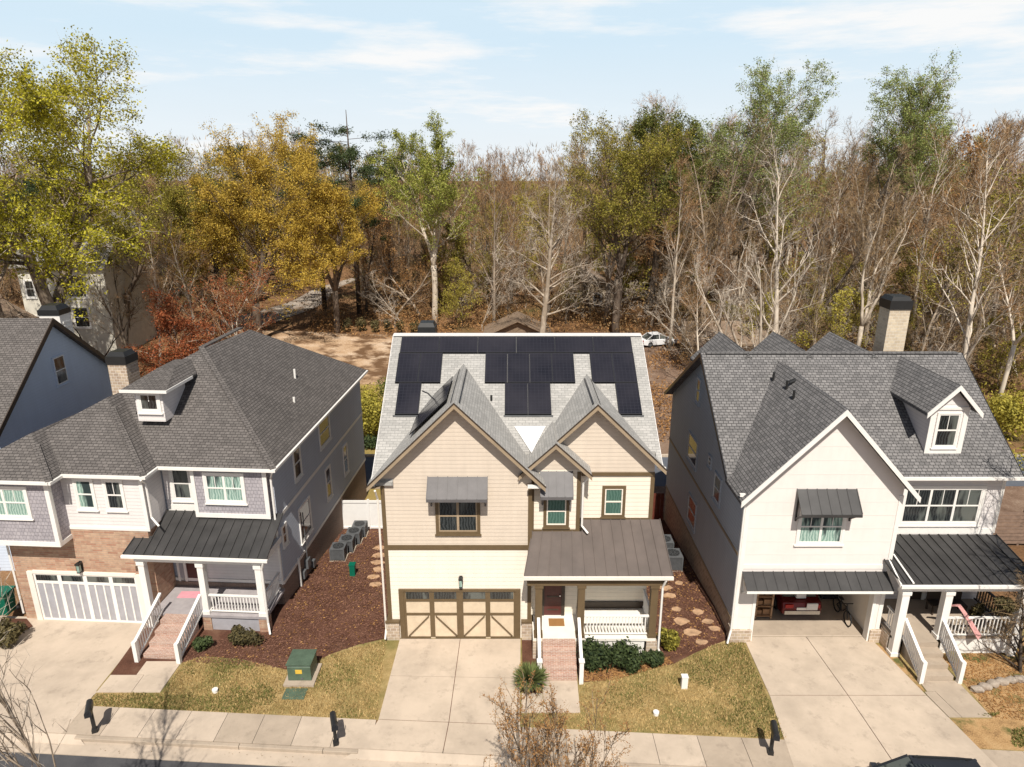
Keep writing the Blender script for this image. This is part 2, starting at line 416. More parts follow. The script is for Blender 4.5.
def rakes_y(m, cx, hl, hr, zp, sl, y, h, d=.05, up=.02):
    """sloping trim boards on a front gable: butt at the peak, d thick towards the viewer"""
    for s, w in ((-1, hl), (1, hr)):
        m.prism([(cx, y, zp + up), (cx + s * w, y, zp - sl * w + up), (cx + s * w, y, zp - sl * w - h), (cx, y, zp - h)], (0, -d, 0))
def seam_roof(parent, name, p0, p1, p2, p3, mat, step=.4, th=.05, rib=.05):
    """standing seam metal: p0 p1 top edge (left, right), p3 p2 bottom edge"""
    m = MB(); slab(m, [p0, p1, p2, p3], th)
    p0, p1, p2, p3 = map(Vector, (p0, p1, p2, p3)); n = max(2, int(round((p1 - p0).length / step)))
    for k in range(n + 1):
        t = k / n; a = p0.lerp(p1, t); b = p3.lerp(p2, t)
        m.beam(a + Vector((0, 0, rib / 2)), b + Vector((0, 0, rib / 2)), .03, rib + .004)
    return m.build(name, M[mat], parent)
def gutter_x(parent, x0, x1, y, z, mat='white', name='gutter'):
    m = MB(); m.box(x0, x1, y - .11, y - .001, z - .12, z); return m.build(name, M[mat], parent)
def downspout(parent, pts, mat='white'):
    return MB().tube(pts, .045, 6).build('downspout', M[mat], parent)
def baluster_rail(parent, P, a0, a1, z0, z1, mat='white', step=.13, name='railing', slope=0.0):
    m = MB(); L = a1 - a0
    zs = lambda a: slope * (a - a0)
    def bar(zz0, zz1, o0, o1):
        m.hexa([P(a, o, z + zs(a)) for a in (a0, a1) for o in (o0, o1) for z in (zz0, zz1)])
    bar(z1 - .06, z1, -.05, .05); bar(z0, z0 + .05, -.03, .03)
    n = int(abs(L) / step)
    for k in range(1, n):
        a = a0 + L * k / n
        m.hexa([P(q, o, z + zs(q)) for q in (a - .022, a + .022) for o in (-.02, .02) for z in (z0 + .05, z1 - .06)])
    return m.build(name, M[mat], parent)
def lantern(parent, P, a, z, s=1.0):
    m = MB(); m.pbox(P, a - .05 * s, a + .05 * s, -.01, .03, z - .05 * s, z + .28 * s)
    m.pbox(P, a - .07 * s, a + .07 * s, .05, .2 * s, z + .22 * s, z + .27 * s)
    m.pbox(P, a - .012, a + .012, .03, .13 * s, z + .27 * s, z + .3 * s)
    m.pbox(P, a - .055 * s, a + .055 * s, .06, .19 * s, z - .06 * s, z - .03 * s)
    for i in (-1, 1):
        for j in (.07, .17): m.pbox(P, a + i * .05 * s - .008, a + i * .05 * s + .008, j * s, j * s + .016, z - .03 * s, z + .22 * s)
    l = m.build('wall_lantern', M['black'], parent)
    MB().pbox(P, a - .04 * s, a + .04 * s, .075 * s, .175 * s, z - .03 * s, z + .21 * s).build('lantern_glass', M['glass_curtain'], l); return l
def awning(parent, P, a0, a1, z_top, z_bot, out, mat, edge=None, step=.4):
    m = MB(); q = lambda a, o, z: Vector(P(a, o, z))
    pts = [q(a0, .01, z_top), q(a1, .01, z_top), q(a1, out, z_bot), q(a0, out, z_bot)]
    slab(m, pts, .045); n = max(2, int(round((a1 - a0) / step)))
    for k in range(n + 1):
        t = k / n; m.beam(pts[0].lerp(pts[1], t) + Vector((0, 0, .015)), pts[3].lerp(pts[2], t) + Vector((0, 0, .015)), .03, .04)
    w = m.build('awning', M[mat], parent)
    b = MB()
    b.pbox(P, a0 - .01, a1 + .01, out - .02, out + .02, z_bot - .12, z_bot - .012)
    for a in (a0 + .1, a1 - .1):
        b.beam(P(a, .02, z_bot - .55), P(a, out - .08, z_bot - .10), .06, .06)
        b.pbox(P, a - .03, a + .03, .0, .05, z_bot - .65, z_top - .1)
    b.build('awning_bracket', M[edge or mat], w); return w
def brick_steps(parent, x0, x1, y0, y1, ztop, n, mat):
    """steps rising from y0 (street) to y1"""
    m = MB(); d = (y1 - y0) / n
    for k in range(n):
        m.box(x0, x1, y0 + k * d, y1, ztop * k / n + (.0 if k else -.05), ztop * (k + 1) / n)
    # bottom-up boxes: each sits on the one below, risers proud by construction
    return m.build('steps', M[mat], parent)
def steps(parent, x0, x1, y0, y1, ztop, n, mat):
    d = (y1 - y0) / n; prof = [(y1, -.05), (y0, -.05)]
    for k in range(n):
        prof += [(y0 + k * d, ztop * (k + 1) / n), (y0 + (k + 1) * d, ztop * (k + 1) / n)]
    m = MB(); m.prism([(x0, y, z) for y, z in prof], (x1 - x0, 0, 0)); return m.build('steps', M[mat], parent)

# ================================================================== CENTRE HOUSE
H = thing('craftsman_house', 'tan and cream two storey house with black solar panels on its pale roof', 'house', (.3, 24.9, 0))
GX0, GX1, GY, BY, RY = -5.25, .78, 24.9, 25.2, 25.7
XR = 5.85
PM = lambda y: 7.8 + .66 * (y - 25.3)            # main front roof plane
yr = 31.45; zr = PM(yr)
# walls
b = MB(); b.box(GX0, GX1, GY, 30, -.05, 4.32); b.build('wall', M['cream'], H)
b = MB(); b.prism([(GX0, GY, 4.54), (GX1, GY, 4.54), (GX1, GY, 7.72), (-2.22, GY, 10.66), (GX0, GY, 7.64)], (0, 6, 0)); b.build('wall', M['tan_siding'], H)
b = MB(); b.box(GX0 - .025, GX1 + .025, GY - .03, 30, 4.321, 4.539); b.build('belly_band', M['brown'], H)
b = MB()
b.prism([(XR, y, z) for y, z in ((25.7, -.6), (25.7, 7.75), (yr, zr - .2), (40.9, 7.0), (40.9, -1.8), (30, -1.8))], (-(XR - GX0 - .004), 0, 0)); b.build('wall', M['cream_lap'], H)
b = MB(); b.prism([(1.0, RY - .02, 7.45), (XR - .01, RY - .02, 7.45), (XR - .01, RY - .02, 7.9), (3.36, RY - .02, 10.25), (1.0, RY - .02, 7.9)], (0, .5, 0)); b.build('wall', M['tan_siding'], H)
b = MB(); b.box(2.86, XR + .02, RY - .055, RY + .02, 7.30, 7.46); b.build('belly_band', M['brown'], H)
b = MB(); b.box(GX1, 2.76, BY, RY - .02, 0, 7.78); b.build('wall', M['cream_lap'], H)
b = MB(); b.prism([(GX1 + .03, BY, 7.781), (2.73, BY, 7.781), (2.73, BY, 8.0), (1.72, BY, 8.93), (GX1 + .03, BY, 8.08)], (0, 2, 0)); b.build('wall', M['tan_siding'], H)
# corner boards and base trims
b = MB()
for x, y, z0, z1 in ((GX0, GY, .95, 4.32), (GX0, GY, 4.54, 7.4), (GX1, GY, .95, 4.32), (GX1, GY, 4.54, 7.3)):
    s = 1 if x == GX0 else -1
    b.box(min(x - s * .03, x + s * .13), max(x - s * .03, x + s * .13), y - .03, y + .001, z0, z1)
b.box(XR - .13, XR + .03, RY - .03, RY - .001, 5.0, 7.3); b.box(2.63, 2.79, BY - .03, BY - .001, 4.9, 7.7); b.box(GX1, GX1 + .12, BY - .03, BY - .001, 4.9, 7.7)
b.box(GX1 + .12, 2.63, BY - .035, BY - .001, 4.88, 5.10); b.box(2.79, XR - .13, RY - .035, RY - .001, 5.1, 5.36)
build_each(b, 'corner_board', M['brown'], H)
# stone piers at the garage
for x0, x1 in ((GX0 - .12, -4.82), (.42, GX1 + .10)):
    p = MB(); p.box(x0, x1, GY - .14, GY + .3, -.05, .86); p = p.build('stone_pier', M['stone'], H)
    MB().box(x0 - .03, x1 + .03, GY - .18, GY + .3, .861, .95).build('pier_cap', M['brown'], p)
# garage door
P = front(GY)
d = MB(); d.pbox(P, -4.60, .18, -.02, .03, 0, 2.36); gd = d.build('garage_door', M['tan_siding'], H)
gd.data.materials[0] = paint('door_panel', (.62, .50, .36), .6); 
t = MB(); 
for a0, a1 in ((-4.78, -4.58), (.16, .36)): t.pbox(P, a0, a1, -.02, .09, 0, 2.46)
t.pbox(P, -4.58, .16, -.02, .09, 2.36, 2.46); t.build('door_frame', M['brown'], gd)
t = MB(); W0, W1 = -4.58, .16; mid = (W0 + W1) / 2
for c0, c1 in ((W0, mid), (mid, W1)):
    cm = (c0 + c1) / 2
    for a, w in ((cm, .10),): t.pbox(P, a - w, a + w, .03, .062, .10, 2.30)
    for h0, h1 in ((1.86, 1.98), (1.18, 1.29), (.0, .10)):
        t.pbox(P, c0 + .09, cm - .101, .03, .058, h0, h1); t.pbox(P, cm + .101, c1 - .09, .03, .058, h0, h1)
    for s, e in ((c0 + .14, cm - .15), (c1 - .14, cm + .15)): t.beam(P(s, .042, .14), P(e, .042, 1.15), .022, .13, (0, -1, 0))
t.pbox(P, mid - .14, mid + .14, .03, .066, 0, 2.36)
t.pbox(P, W0, W0 + .09, .03, .06, 0, 2.36); t.pbox(P, W1 - .09, W1, .03, .06, 0, 2.36)
t.build('cross_buck', M['brown'], gd)
for c0, c1 in ((W0 + .1, (W0 + mid) / 2 - .1), ((W0 + mid) / 2 + .1, mid - .14), (mid + .14, (W1 + mid) / 2 - .1), ((W1 + mid) / 2 + .1, W1 - .1)):
    MB().pbox(P, c0, c1, .03, .05, 1.99, 2.30).build('door_window', M['glass'], gd)
lantern(H, P, -2.14, 2.72, 1.3)
window(H, P, -2.98, -1.42, 5.18, 6.60, 'brown', 'glass_teal', 2, .13, 'tan_trim')
awning(H, P, -3.36, -.98, 7.62, 6.98, .72, 'seam_grey')
PB = front(BY); window(H, PB, 1.42, 2.22, 5.32, 6.58, 'brown', 'glass_green', 1, .13, 'cream')
awning(H, PB, 1.14, 2.44, 7.72, 6.88, .62, 'seam_grey', None, .33)
PR = front(RY); window(H, PR, 3.86, 4.60, 5.52, 6.72, 'brown', 'glass_green', 1, .12, 'cream')
# main roof
r = MB(); X0, X1 = -5.6, 6.1
y0a = 24.9
slab(r, [(X0, 24.75, PM(24.75)), (GX0 + .5, 24.75, PM(24.75)), (GX0 + .5, 25.98, PM(25.98)), (5.9, 25.98, PM(25.98)), (5.9, 25.4, PM(25.4)), (X1, 25.4, PM(25.4)), (X1, yr, zr), (X0, yr, zr)], .14)
slab(r, [(X0, yr + .002, zr), (X1, yr + .002, zr), (X1, 41.3, zr - .48 * (41.3 - yr)), (X0, 41.3, zr - .48 * (41.3 - yr))], .14)
gable_y(r, -2.2, 3.52, 3.52, 10.88, .985, 24.42, 30.2, .14)
gable_y(r, 3.36, 2.86, 2.86, 10.55, .97, 25.2, 29.7, .14)
gable_y(r, 1.72, 1.46, 1.46, 9.1, .93, 24.74, 27.6, .13)
roof = r.build('roof', M['shingle_light'], H)
k = MB(); k.beam((X0 + .02, yr, zr + .03), (X1 - .02, yr, zr + .03), .3, .08); k.build('ridge_cap', M['membrane'], roof)
k = MB()
for yy in (26, 27.4, 28.8, 30.2):
    pass
k.beam((-2.36, 24.9, 10.74), (-2.36, 29.5, 10.74), .03, .07); k.beam((-2.03, 24.9, 10.73), (-2.03, 29.5, 10.73), .05, .07)
k.beam((3.22, 25.6, 10.44), (3.22, 29.0, 10.44), .06, .07); k.beam((3.5, 25.6, 10.43), (3.5, 29.0, 10.43), .02, .06); build_each(k, 'ridge_vent', M['dark_metal'], roof)
k = MB(); e = .03
k.prism([(.80, 25.85, PM(25.85) + .06), (1.42, 27.0, PM(27.0) + e), (.10, 27.0, PM(27.0) + e)], (0, 0, .03)); k.build('valley_membrane', M['membrane'], roof)
for (cx, hl, hr, zp, sl, y) in ((-2.2, 3.52, 3.52, 10.88, .985, 24.42), (3.36, 2.86, 2.86, 10.55, .97, 25.2), (1.72, 1.46, 1.46, 9.1, .93, 24.74)):
    k = MB(); rakes_y(k, cx, hl, hr, zp - .02, sl, y - .001, .19, .04, 0); build_each(k, 'rake_trim', M['tan_trim'], roof)
    k = MB(); rakes_y(k, cx, hl + .03, hr + .03, zp + .03, sl, y - .042, .04, .03, 0.01); build_each(k, 'drip_edge', M['dark_brown'], roof)
k = MB()
for x0, x1 in ((X0 - .02, X0 + .02), (X1 - .02, X1 + .02)):
    yy = 24.75 if x0 < 0 else 25.4
    k.prism([(x0, yy, PM(yy) - .005), (x0, yr, zr - .005), (x0, yr, zr - .19), (x0, yy, PM(yy) - .19)], (x1 - x0, 0, 0))
build_each(k, 'rake_trim', M['membrane'], roof)
gutter_x(H, X0, -5.45, 24.75, PM(24.75), 'white'); gutter_x(H, 5.9, X1 + .12, 25.4, PM(25.4) - .04, 'white')
gutter_x(H, .62, 1.32, 24.6, 7.42, 'white')
downspout(H, [(-5.42, 24.5, 7.2), (-5.40, 24.8, 6.7), (-5.40, 24.84, .5), (-5.42, 24.6, .15)], 'warm_white')
downspout(H, [(3.1, 24.95, 7.65), (2.88, 25.14, 7.2), (2.88, 25.14, 5.3), (3.12, 24.95, 5.05)])
k = MB(); k.box(GX0 - .35, GX0 + .02, 24.56, 24.9, 7.25, 7.30); k.box(GX1, 1.3, 24.52, 24.9, 7.26, 7.32); build_each(k, 'soffit', M['tan_trim'], H)
# chimney behind the ridge
c = MB(); c.box(-4.65, -3.85, 33.2, 34.0, 8, 11.45); c = c.build('chimney', M['stone'], H)
k = MB(); k.box(-4.69, -3.81, 33.16, 34.04, 11.45, 11.85); k.tube([(-4.25, 33.6, 11.85), (-4.25, 33.6, 12.05)], [.58, .46], 4); k.build('chimney_cap', M['black'], c)
# solar panels
def panel_at(x0, x1, y0, y1, f, name='solar_panel', h=.10):
    m = MB(); g = .004
    m.hexa([(x, y, f(x, y) + dz) for x in (x0 + g, x1 - g) for y in (y0 + g, y1 - g) for dz in (h - .04, h)])
    p = m.build(name, M['panel'], H)
    q = MB()
    for (a, b2, c2, d2) in ((x0 + g, x0 + g + .022, y0 + g, y1 - g), (x1 - g - .022, x1 - g, y0 + g, y1 - g), (x0 + g + .022, x1 - g - .022, y0 + g, y0 + g + .022), (x0 + g + .022, x1 - g - .022, y1 - g - .022, y1 - g)):
        q.hexa([(x, y, f(x, y) + dz) for x in (a, b2) for y in (c2, d2) for dz in (h - .05, h + .006)])
    q.build('panel_frame', M['panel_frame'], p)
    return p
fm = lambda x, y: PM(y)
for i in range(6): panel_at(-5.17 + i * 1.79, -5.17 + (i + 1) * 1.79, 30.43, 31.25, fm)
for x0, n in ((-5.20, 2), (-1.22, 4), (3.56, 2)):
    for i in range(n): panel_at(x0 + i * 1.01, x0 + (i + 1) * 1.01, 28.95, 30.41, fm)
for x0, n in ((-5.02, 1), (-.32, 2), (4.57, 1)):
    for i in range(n): panel_at(x0 + i * 1.01, x0 + (i + 1) * 1.01, 27.48, 28.93, fm)
fg = lambda x, y: 10.88 + .985 * (x + 2.2)
for i in range(3): panel_at(-4.10, -2.58, 25.40 + i * 1.04, 26.44 + i * 1.04, fg, h=.22)
k = MB(); k.beam((-5.1, 27.45, PM(27.45) + .05), (-3.95, 27.45, PM(27.45) + .05), .03, .06)
for x0, x1 in ((-.36, 1.76), (4.53, 5.64)): k.beam((x0, 27.45, PM(27.45) + .05), (x1, 27.45, PM(27.45) + .05), .03, .06)
build_each(k, 'panel_rail', M['grey_metal'], H)
k = MB(); zz = 10.88 - .985 * 1.3
k.tube([(-.9, 28.2, zz - .1), (-.9, 28.2, zz + .35)], .05, 8); k.build('vent_pipe', M['black'], H)
k = MB(); k.tube([(-3.95, 28.6, PM(28.6) + .05), (-3.7, 28.5, PM(28.5) + .04), (-3.4, 28.2, PM(28.2) + .05), (-3.3, 27.9, PM(27.9) + .06)], .025, 6); k.build('conduit', M['dark_metal'], H)
# porch
FZ = .95
b = MB(); b.box(.86, XR + .05, 23.62, BY, FZ - .12, FZ); b.box(2.76, XR, BY, RY, FZ - .12, FZ); b.build('porch_floor', M['floor_white'], H)
b = MB(); b.box(2.95, 5.45, 23.68, 23.74, .02, FZ - .121); b.build('skirt', M['white'], H)
b = MB(); b.box(XR - .06, XR, 23.74, 25.7, -.1, FZ - .121); b.build('skirt', M['white'], H)
seam_roof(H, 'porch_roof', (.84, 25.16, 5.02), (2.9, 25.16, 5.02), (2.9, 23.5, 3.98), (.48, 23.5, 3.98), 'seam_brown', .42)
seam_roof(H, 'porch_roof', (2.9, 25.66, 5.30), (6.2, 25.66, 5.30), (6.36, 23.5, 3.985), (2.9, 23.5, 3.985), 'seam_brown', .42)
gutter_x(H, .46, 6.38, 23.5, 3.97, 'warm_white')
b = MB(); b.box(.6, 6.2, 23.62, 23.82, 3.45, 3.85); b.box(6.0, 6.2, 23.83, 25.6, 3.45, 3.80); b.box(.6, .78, 23.83, 24.88, 3.45, 3.80); build_each(b, 'porch_beam', M['brown'], H)
b = MB(); b.box(.8, 6.0, 23.83, 25.18, 3.72, 3.78); b.build('porch_ceiling', M['cream'], H)
for x in (1.08, 2.80, 5.74):
    m = MB(); m.box(x - .14, x + .14, 23.68, 23.96, FZ - .1, 3.45); col = m.build('column', M['brown'], H)
    m = MB(); m.box(x - .18, x + .18, 23.64, 24.0, FZ - .1, FZ + .14); m.box(x - .18, x + .18, 23.64, 24.0, 3.3, 3.445); build_each(m, 'column_trim', M['brown'], col)
for x in (1.08, 2.80, 5.74):
    m = MB(); m.box(x - .22, x + .22, 23.6, 24.04, -.05, FZ - .125); m.build('stone_pier', M['stone'], H)
PF = front(23.82); baluster_rail(H, PF, 2.95, 5.6, FZ + .08, FZ + .98)
baluster_rail(H, right(5.74), 24.0, 25.66, FZ + .08, FZ + .98)
downspout(H, [(6.1, 23.45, 3.8), (6.02, 23.6, 3.4), (6.02, 23.6, .5), (6.2, 23.4, .1)])
# door, sidelights
D = MB(); D.pbox(PB, 1.38, 2.12, -.02, .03, FZ, FZ + 2.1); dr = D.build('front_door', M['door_wine'], H)
m = MB()
for a0, a1 in ((1.24, 1.38), (2.12, 2.26)): m.pbox(PB, a0, a1, -.02, .07, FZ, FZ + 2.25)
m.pbox(PB, 1.38, 2.12, -.02, .07, FZ + 2.1, FZ + 2.25); m.build('door_frame', M['dark_brown'], dr)
m = MB(); m.pbox(PB, 1.5, 2.0, .03, .04, FZ + .25, FZ + .32); m.pbox(PB, 1.5, 2.0, .03, .04, FZ + .9, FZ + .97); m.build('door_panel_mould', M['dark_brown'], dr)
MB().tube([PB(2.05, .03, FZ + 1.0), PB(2.05, .09, FZ + 1.0)], .03, 8).build('handle', M['chrome'], dr)
lantern(H, PB, 2.5, FZ + 1.75)
b = MB(); b.box(2.9, XR - .1, RY - .06, RY - .022, FZ + .001, FZ + .34); b.build('base_trim', M['dark_brown'], H)
# steps and rails
steps(H, 1.24, 2.58, 22.3, 23.62, FZ, 5, 'step_brick')
for x in (1.08, 2.72):
    m = MB(); m.box(x - .08, x + .08, 22.1, 22.26, -.05, 1.02); m.box(x - .11, x + .11, 22.07, 22.29, 1.02, 1.07); m.build('newel_post', M['white'], H)
    y0_, y1_ = 22.26, 23.66
    m = MB(); sl = FZ / 1.42
    bar = lambda h0, h1, w: m.hexa([(x + o, y, .06 + sl * (y - y0_) + h) for y in (y0_, y1_) for o in (-w, w) for h in (h0, h1)])
    bar(.86, .94, .06); bar(.08, .14, .03)
    for j in range(1, 11):
        y = y0_ + (y1_ - y0_) * j / 11; zb = .06 + sl * (y - y0_); m.box(x - .02, x + .02, y - .022, y + .022, zb + .13, zb + .87)
    m.build('stair_rail', M['white'], H)
DM = MB(); DM.box(1.56, 2.22, 24.42, 24.92, FZ + .002, FZ + .022); tag(DM.build('doormat', M['mat_brown']), 'brown coir doormat on the white porch floor before the wine red door', 'doormat')
# ================================================================== LEFT HOUSE (turned with the street)
L = thing('shingled_house', 'house with dark hip roof, brick garage front, grey shingled bays and pink doormat', 'house', (-10.6, 27.0, 0))
L.rotation_euler = (0, 0, R(-3.4))
EZ = 7.1; WX = -10.6
fy = .74
main = [(0, fy, EZ - fy * 26.8), (-.74, 0, EZ + .74 * -10.2), (0, -.74, EZ + .74 * 42.0), (.56, -.06, EZ + .56 * 22.9 + .06 * 27)]
midw = [(0, fy, EZ - fy * 25.8), (-.74, 0, EZ + .74 * -15.35), (0, -.74, EZ + .74 * 42.0), (.56, -.06, EZ + .56 * 22.9 + .06 * 27)]
lftw = [(0, fy, EZ - fy * 25.05), (-.74, 0, EZ + .74 * -18.9), (0, -.74, EZ + .74 * 42.0), (.56, -.06, EZ + .56 * 23.2 + .06 * 27)]
r = MB(); roof_planes(r, main, EZ); roof_planes(r, midw, EZ, .158, (2, 3)); roof_planes(r, lftw, EZ, .156, (2, 3)); lroof = r.build('roof', M['shingle_dark'], L)
# hip caps
k = MB()
def hipline(p, q): k.beam(Vector(p), Vector(q), .26, .05)
hipline((-10.2, 26.8, EZ), (-15.5, 32.1, EZ + .74 * 5.3)); hipline((-15.35, 25.8, EZ), (-18.1, 28.55, EZ + .74 * 2.75)); hipline((-18.9, 25.05, EZ), (-20.3, 26.45, EZ + .74 * 1.4))
k.beam((-15.55, 32.2, 11.0), (-15.55, 36.6, 11.0), .26, .06); build_each(k, 'ridge_cap', M['shingle_dark'], lroof)
# walls
b = MB(); b.box(-22.2, WX, 27.35, 41.6, -1.9, 1.0); b.build('foundation', M['found_brick'], L)
b = MB(); b.box(-22.18, WX + .03, 27.5, 41.62, 1.001, 6.95); b.build('wall', M['white_siding_shaded'], L)
b = MB(); b.box(-22.15, WX + .06, 27.4, 41.65, 1.0, 1.16); b.box(WX - .2, WX + .055, 27.52, 41.64, 4.22, 4.40); build_each(b, 'trim_band', M['white'], L)
b = MB(); b.box(-15.55, WX - .0, 27.44, 27.499, 1.162, 6.95); b.build('wall', M['white_siding'], L)
b = MB(); b.box(-22.2, -15.72, 26.0, 27.38, -.5, 4.42); b.build('garage_wall', M['brick'], L)
b = MB(); b.box(-19.2, -15.62, 26.02, 27.43, 4.421, 6.95); b.build('wall', M['white_siding'], L)
b = MB(); b.box(-22.6, -19.2, 25.27, 27.43, 3.95, 6.95); b.build('bay', M['shake'], L)
b = MB(); b.box(-14.0, -10.66, 27.0, 27.435, 4.62, 6.95); b.build('bay', M['shake'], L)
b = MB()
b.box(-19.36, -19.17, 25.235, 25.27, 4.15, 6.95); b.box(-22.6, -19.17, 25.235, 25.27, 3.93, 4.15); b.box(-19.2, -19.165, 25.27, 26.0, 3.93, 4.13); b.box(-19.2, -19.168, 25.27, 25.40, 4.13, 6.95)
b.box(-15.75, -15.59, 25.985, 26.02, 4.52, 6.95); b.box(-19.2, -15.59, 25.98, 26.02, 4.38, 4.52)
b.box(-14.02, -13.86, 26.965, 27.0, 4.78, 6.95); b.box(-10.82, -10.63, 26.965, 27.0, 4.78, 6.95); b.box(-14.02, -10.63, 26.96, 27.0, 4.60, 4.80)
b.box(-15.5, -14.03, 27.40, 27.44, 4.60, 4.95)
build_each(b, 'corner_board', M['white'], L)
gutter_x(L, -23.2, -18.9, 25.05, EZ - .01); gutter_x(L, -18.9, -15.3, 25.8, EZ - .01); gutter_x(L, -15.3, -10.15, 26.8, EZ - .01)
b = MB()
for x, y0, y1 in ((-18.88, 24.95, 25.8), (-15.32, 25.7, 26.8), (-10.19, 26.7, 42)): b.box(x, x + .1, y0, y1, EZ - .13, EZ - .012)
build_each(b, 'gutter', M['white'], L)
b = MB(); b.box(-23.2, -18.9, 25.06, 25.27, 6.95, 6.99); b.box(-18.9, -15.3, 25.81, 26.02, 6.951, 6.991); b.box(-15.3, -10.2, 26.81, 27.4, 6.952, 6.992); b.box(WX, -10.2, 27.5, 41.9, 6.953, 6.993); build_each(b, 'soffit', M['white'], L)
downspout(L, [(-15.42, 25.7, 6.95), (-15.5, 26.1, 6.6), (-15.5, 26.1, 5.0), (-15.1, 25.9, 4.7)])
downspout(L, [(-10.25, 26.75, 6.95), (-10.5, 27.1, 6.5), (-10.5, 27.1, 1.2)])
P = front(25.27); window(L, P, -22.2, -20.25, 5.35, 6.62, 'white', 'glass_curtain', 2, .12, grid=1)
P = front(26.02); window(L, P, -18.55, -17.85, 5.42, 6.72, 'white', 'glass_curtain', 1, .10); window(L, P, -17.25, -16.55, 5.42, 6.72, 'white', 'glass', 1, .10, grid=1)
P = front(27.44); window(L, P, -15.12, -14.35, 5.25, 6.75, 'white', 'glass', 1, .12)
P = front(27.0); window(L, P, -13.35, -11.75, 5.42, 6.66, 'white', 'glass_curtain', 2, .12, grid=1)
P = right(WX + .03)
for a0, a1, z0, z1, g in ((29.9, 30.7, 5.1, 6.6, 'glass_warm'), (33.6, 35.2, 5.2, 6.6, 'glass'), (29.9, 31.3, 1.75, 3.5, 'glass_warm'), (34.0, 34.7, 2.0, 3.7, 'glass_warm'), (37.2, 37.9, 2.0, 3.7, 'glass'), (27.8, 28.2, 2.8, 3.7, 'glass_warm')):
    window(L, P, a0, a1, z0, z1, 'white', g, 1, .09)
# garage door
P0 = front(26.0)
P = lambda a, o, z: P0(a, o, -.34 + z * 1.16)
gd = MB().pbox(P, -21.35, -16.6, -.02, .03, 0, 2.12).build('garage_door', M['stripe_grey'], L)
t = MB()
for a0, a1 in ((-21.62, -21.36), (-16.6, -16.36)): t.pbox(P, a0, a1, -.02, .10, 0, 2.2)
t.pbox(P, -21.36, -16.6, -.02, .095, 2.12, 2.24); t.build('door_frame', M['warm_white'], gd)
t = MB(); w = 4.75 / 4
for i in range(4):
    a = -21.35 + i * w
    t.pbox(P, a, a + .09, .03, .06, 0, 2.12); t.pbox(P, a + w - .09, a + w, .03, .06, 0, 2.12)
    t.pbox(P, a + .09, a + w - .09, .03, .058, 1.68, 1.80); t.pbox(P, a + .09, a + w - .09, .03, .058, 0, .1); t.pbox(P, a + .09, a + w - .09, .03, .056, 2.06, 2.12)
    for j in (1, 2): t.pbox(P, a + w * j / 3 - .035, a + w * j / 3 + .035, .03, .054, .1, 1.68)
t.build('door_batten', M['white'], gd)
for i in range(4):
    a = -21.35 + i * w; MB().pbox(P, a + .09, a + w - .09, .03, .05, 1.81, 2.05).build('door_window', M['glass'], gd)
lantern(L, P0, -19.05, 2.40, 1.4)
downspout(L, [(-22.25, 25.95, 3.9), (-22.25, 25.95, .0)])
# dormer on the front slope
fz = lambda y: EZ + fy * (y - 25.8)
b = MB(); b.box(-16.75, -15.5, 28.25, 30.2, 8.6, 10.13); dm = b.build('dormer', M['white_siding'], L)
k = MB()
A, B_, C_, D_ = (-17.15, 27.95, 10.15), (-15.1, 27.95, 10.15), (-15.7, 29.9, 10.6), (-16.5, 29.9, 10.6)
slab(k, [A, B_, C_, D_], .1); slab(k, [B_, (-15.1, 30.6, 10.15), (-15.7, 31.4, 10.6), C_], .1); slab(k, [(-17.15, 30.6, 10.15), A, D_, (-16.5, 31.4, 10.6)], .1); slab(k, [D_, C_, (-15.7, 31.4, 10.6), (-16.5, 31.4, 10.6)], .1)
k.build('dormer_roof', M['shingle_dark'], dm)
k = MB(); k.box(-17.19, -15.06, 27.90, 27.949, 10.03, 10.16); k.box(-15.099, -15.06, 27.95, 30.2, 10.03, 10.16); build_each(k, 'dormer_fascia', M['white'], dm)
window(L, front(28.25), -16.52, -15.73, 9.14, 9.88, 'white', 'glass', 1, .14, rail=False, grid=1, name='dormer_window')
for x, y, h in ((-12.2, 35.2, .5), (-11.45, 32.9, .25)):
    z = EZ - .74 * (x + 10.2); MB().tube([(x, y, z - .1), (x, y, z + h)], .06, 8).build('vent_pipe', M['white'], L)
# chimney
c = MB(); c.box(-20.5, -19.55, 32.2, 33.2, 6, 10.05); c = c.build('chimney', M['stone'], L)
k = MB(); k.box(-20.54, -19.51, 32.16, 33.24, 10.05, 10.45); k.tube([(-20.02, 32.7, 10.45), (-20.02, 32.7, 10.66)], [.66, .5], 4); k.build('chimney_cap', M['black'], c)
# porch
FZL = .78
b = MB(); b.box(-15.69, WX + .05, 25.25, 27.39, FZL - .12, FZL); b.build('porch_floor', M['floor_grey'], L)
b = MB(); b.box(-13.15, -10.9, 25.32, 25.38, .0, FZL - .121); b.build('skirt', M['stripe_grey'], L)
seam_roof(L, 'porch_roof', (-15.56, 27.4, 4.66), (-10.25, 27.4, 4.66), (-10.2, 25.2, 3.70), (-15.56, 25.2, 3.70), 'seam_black', .42)
seam_roof(L, 'porch_roof', (-16.35, 26.1, 4.09), (-15.58, 26.1, 4.09), (-15.58, 25.2, 3.70), (-16.45, 25.2, 3.70), 'seam_black', .4)
gutter_x(L, -16.5, -10.15, 25.2, 3.69)
b = MB(); b.box(-16.1, -10.4, 25.32, 25.56, 3.3, 3.6); b.box(-10.6, -10.4, 25.57, 27.3, 3.3, 3.6); build_each(b, 'porch_beam', M['white'], L)
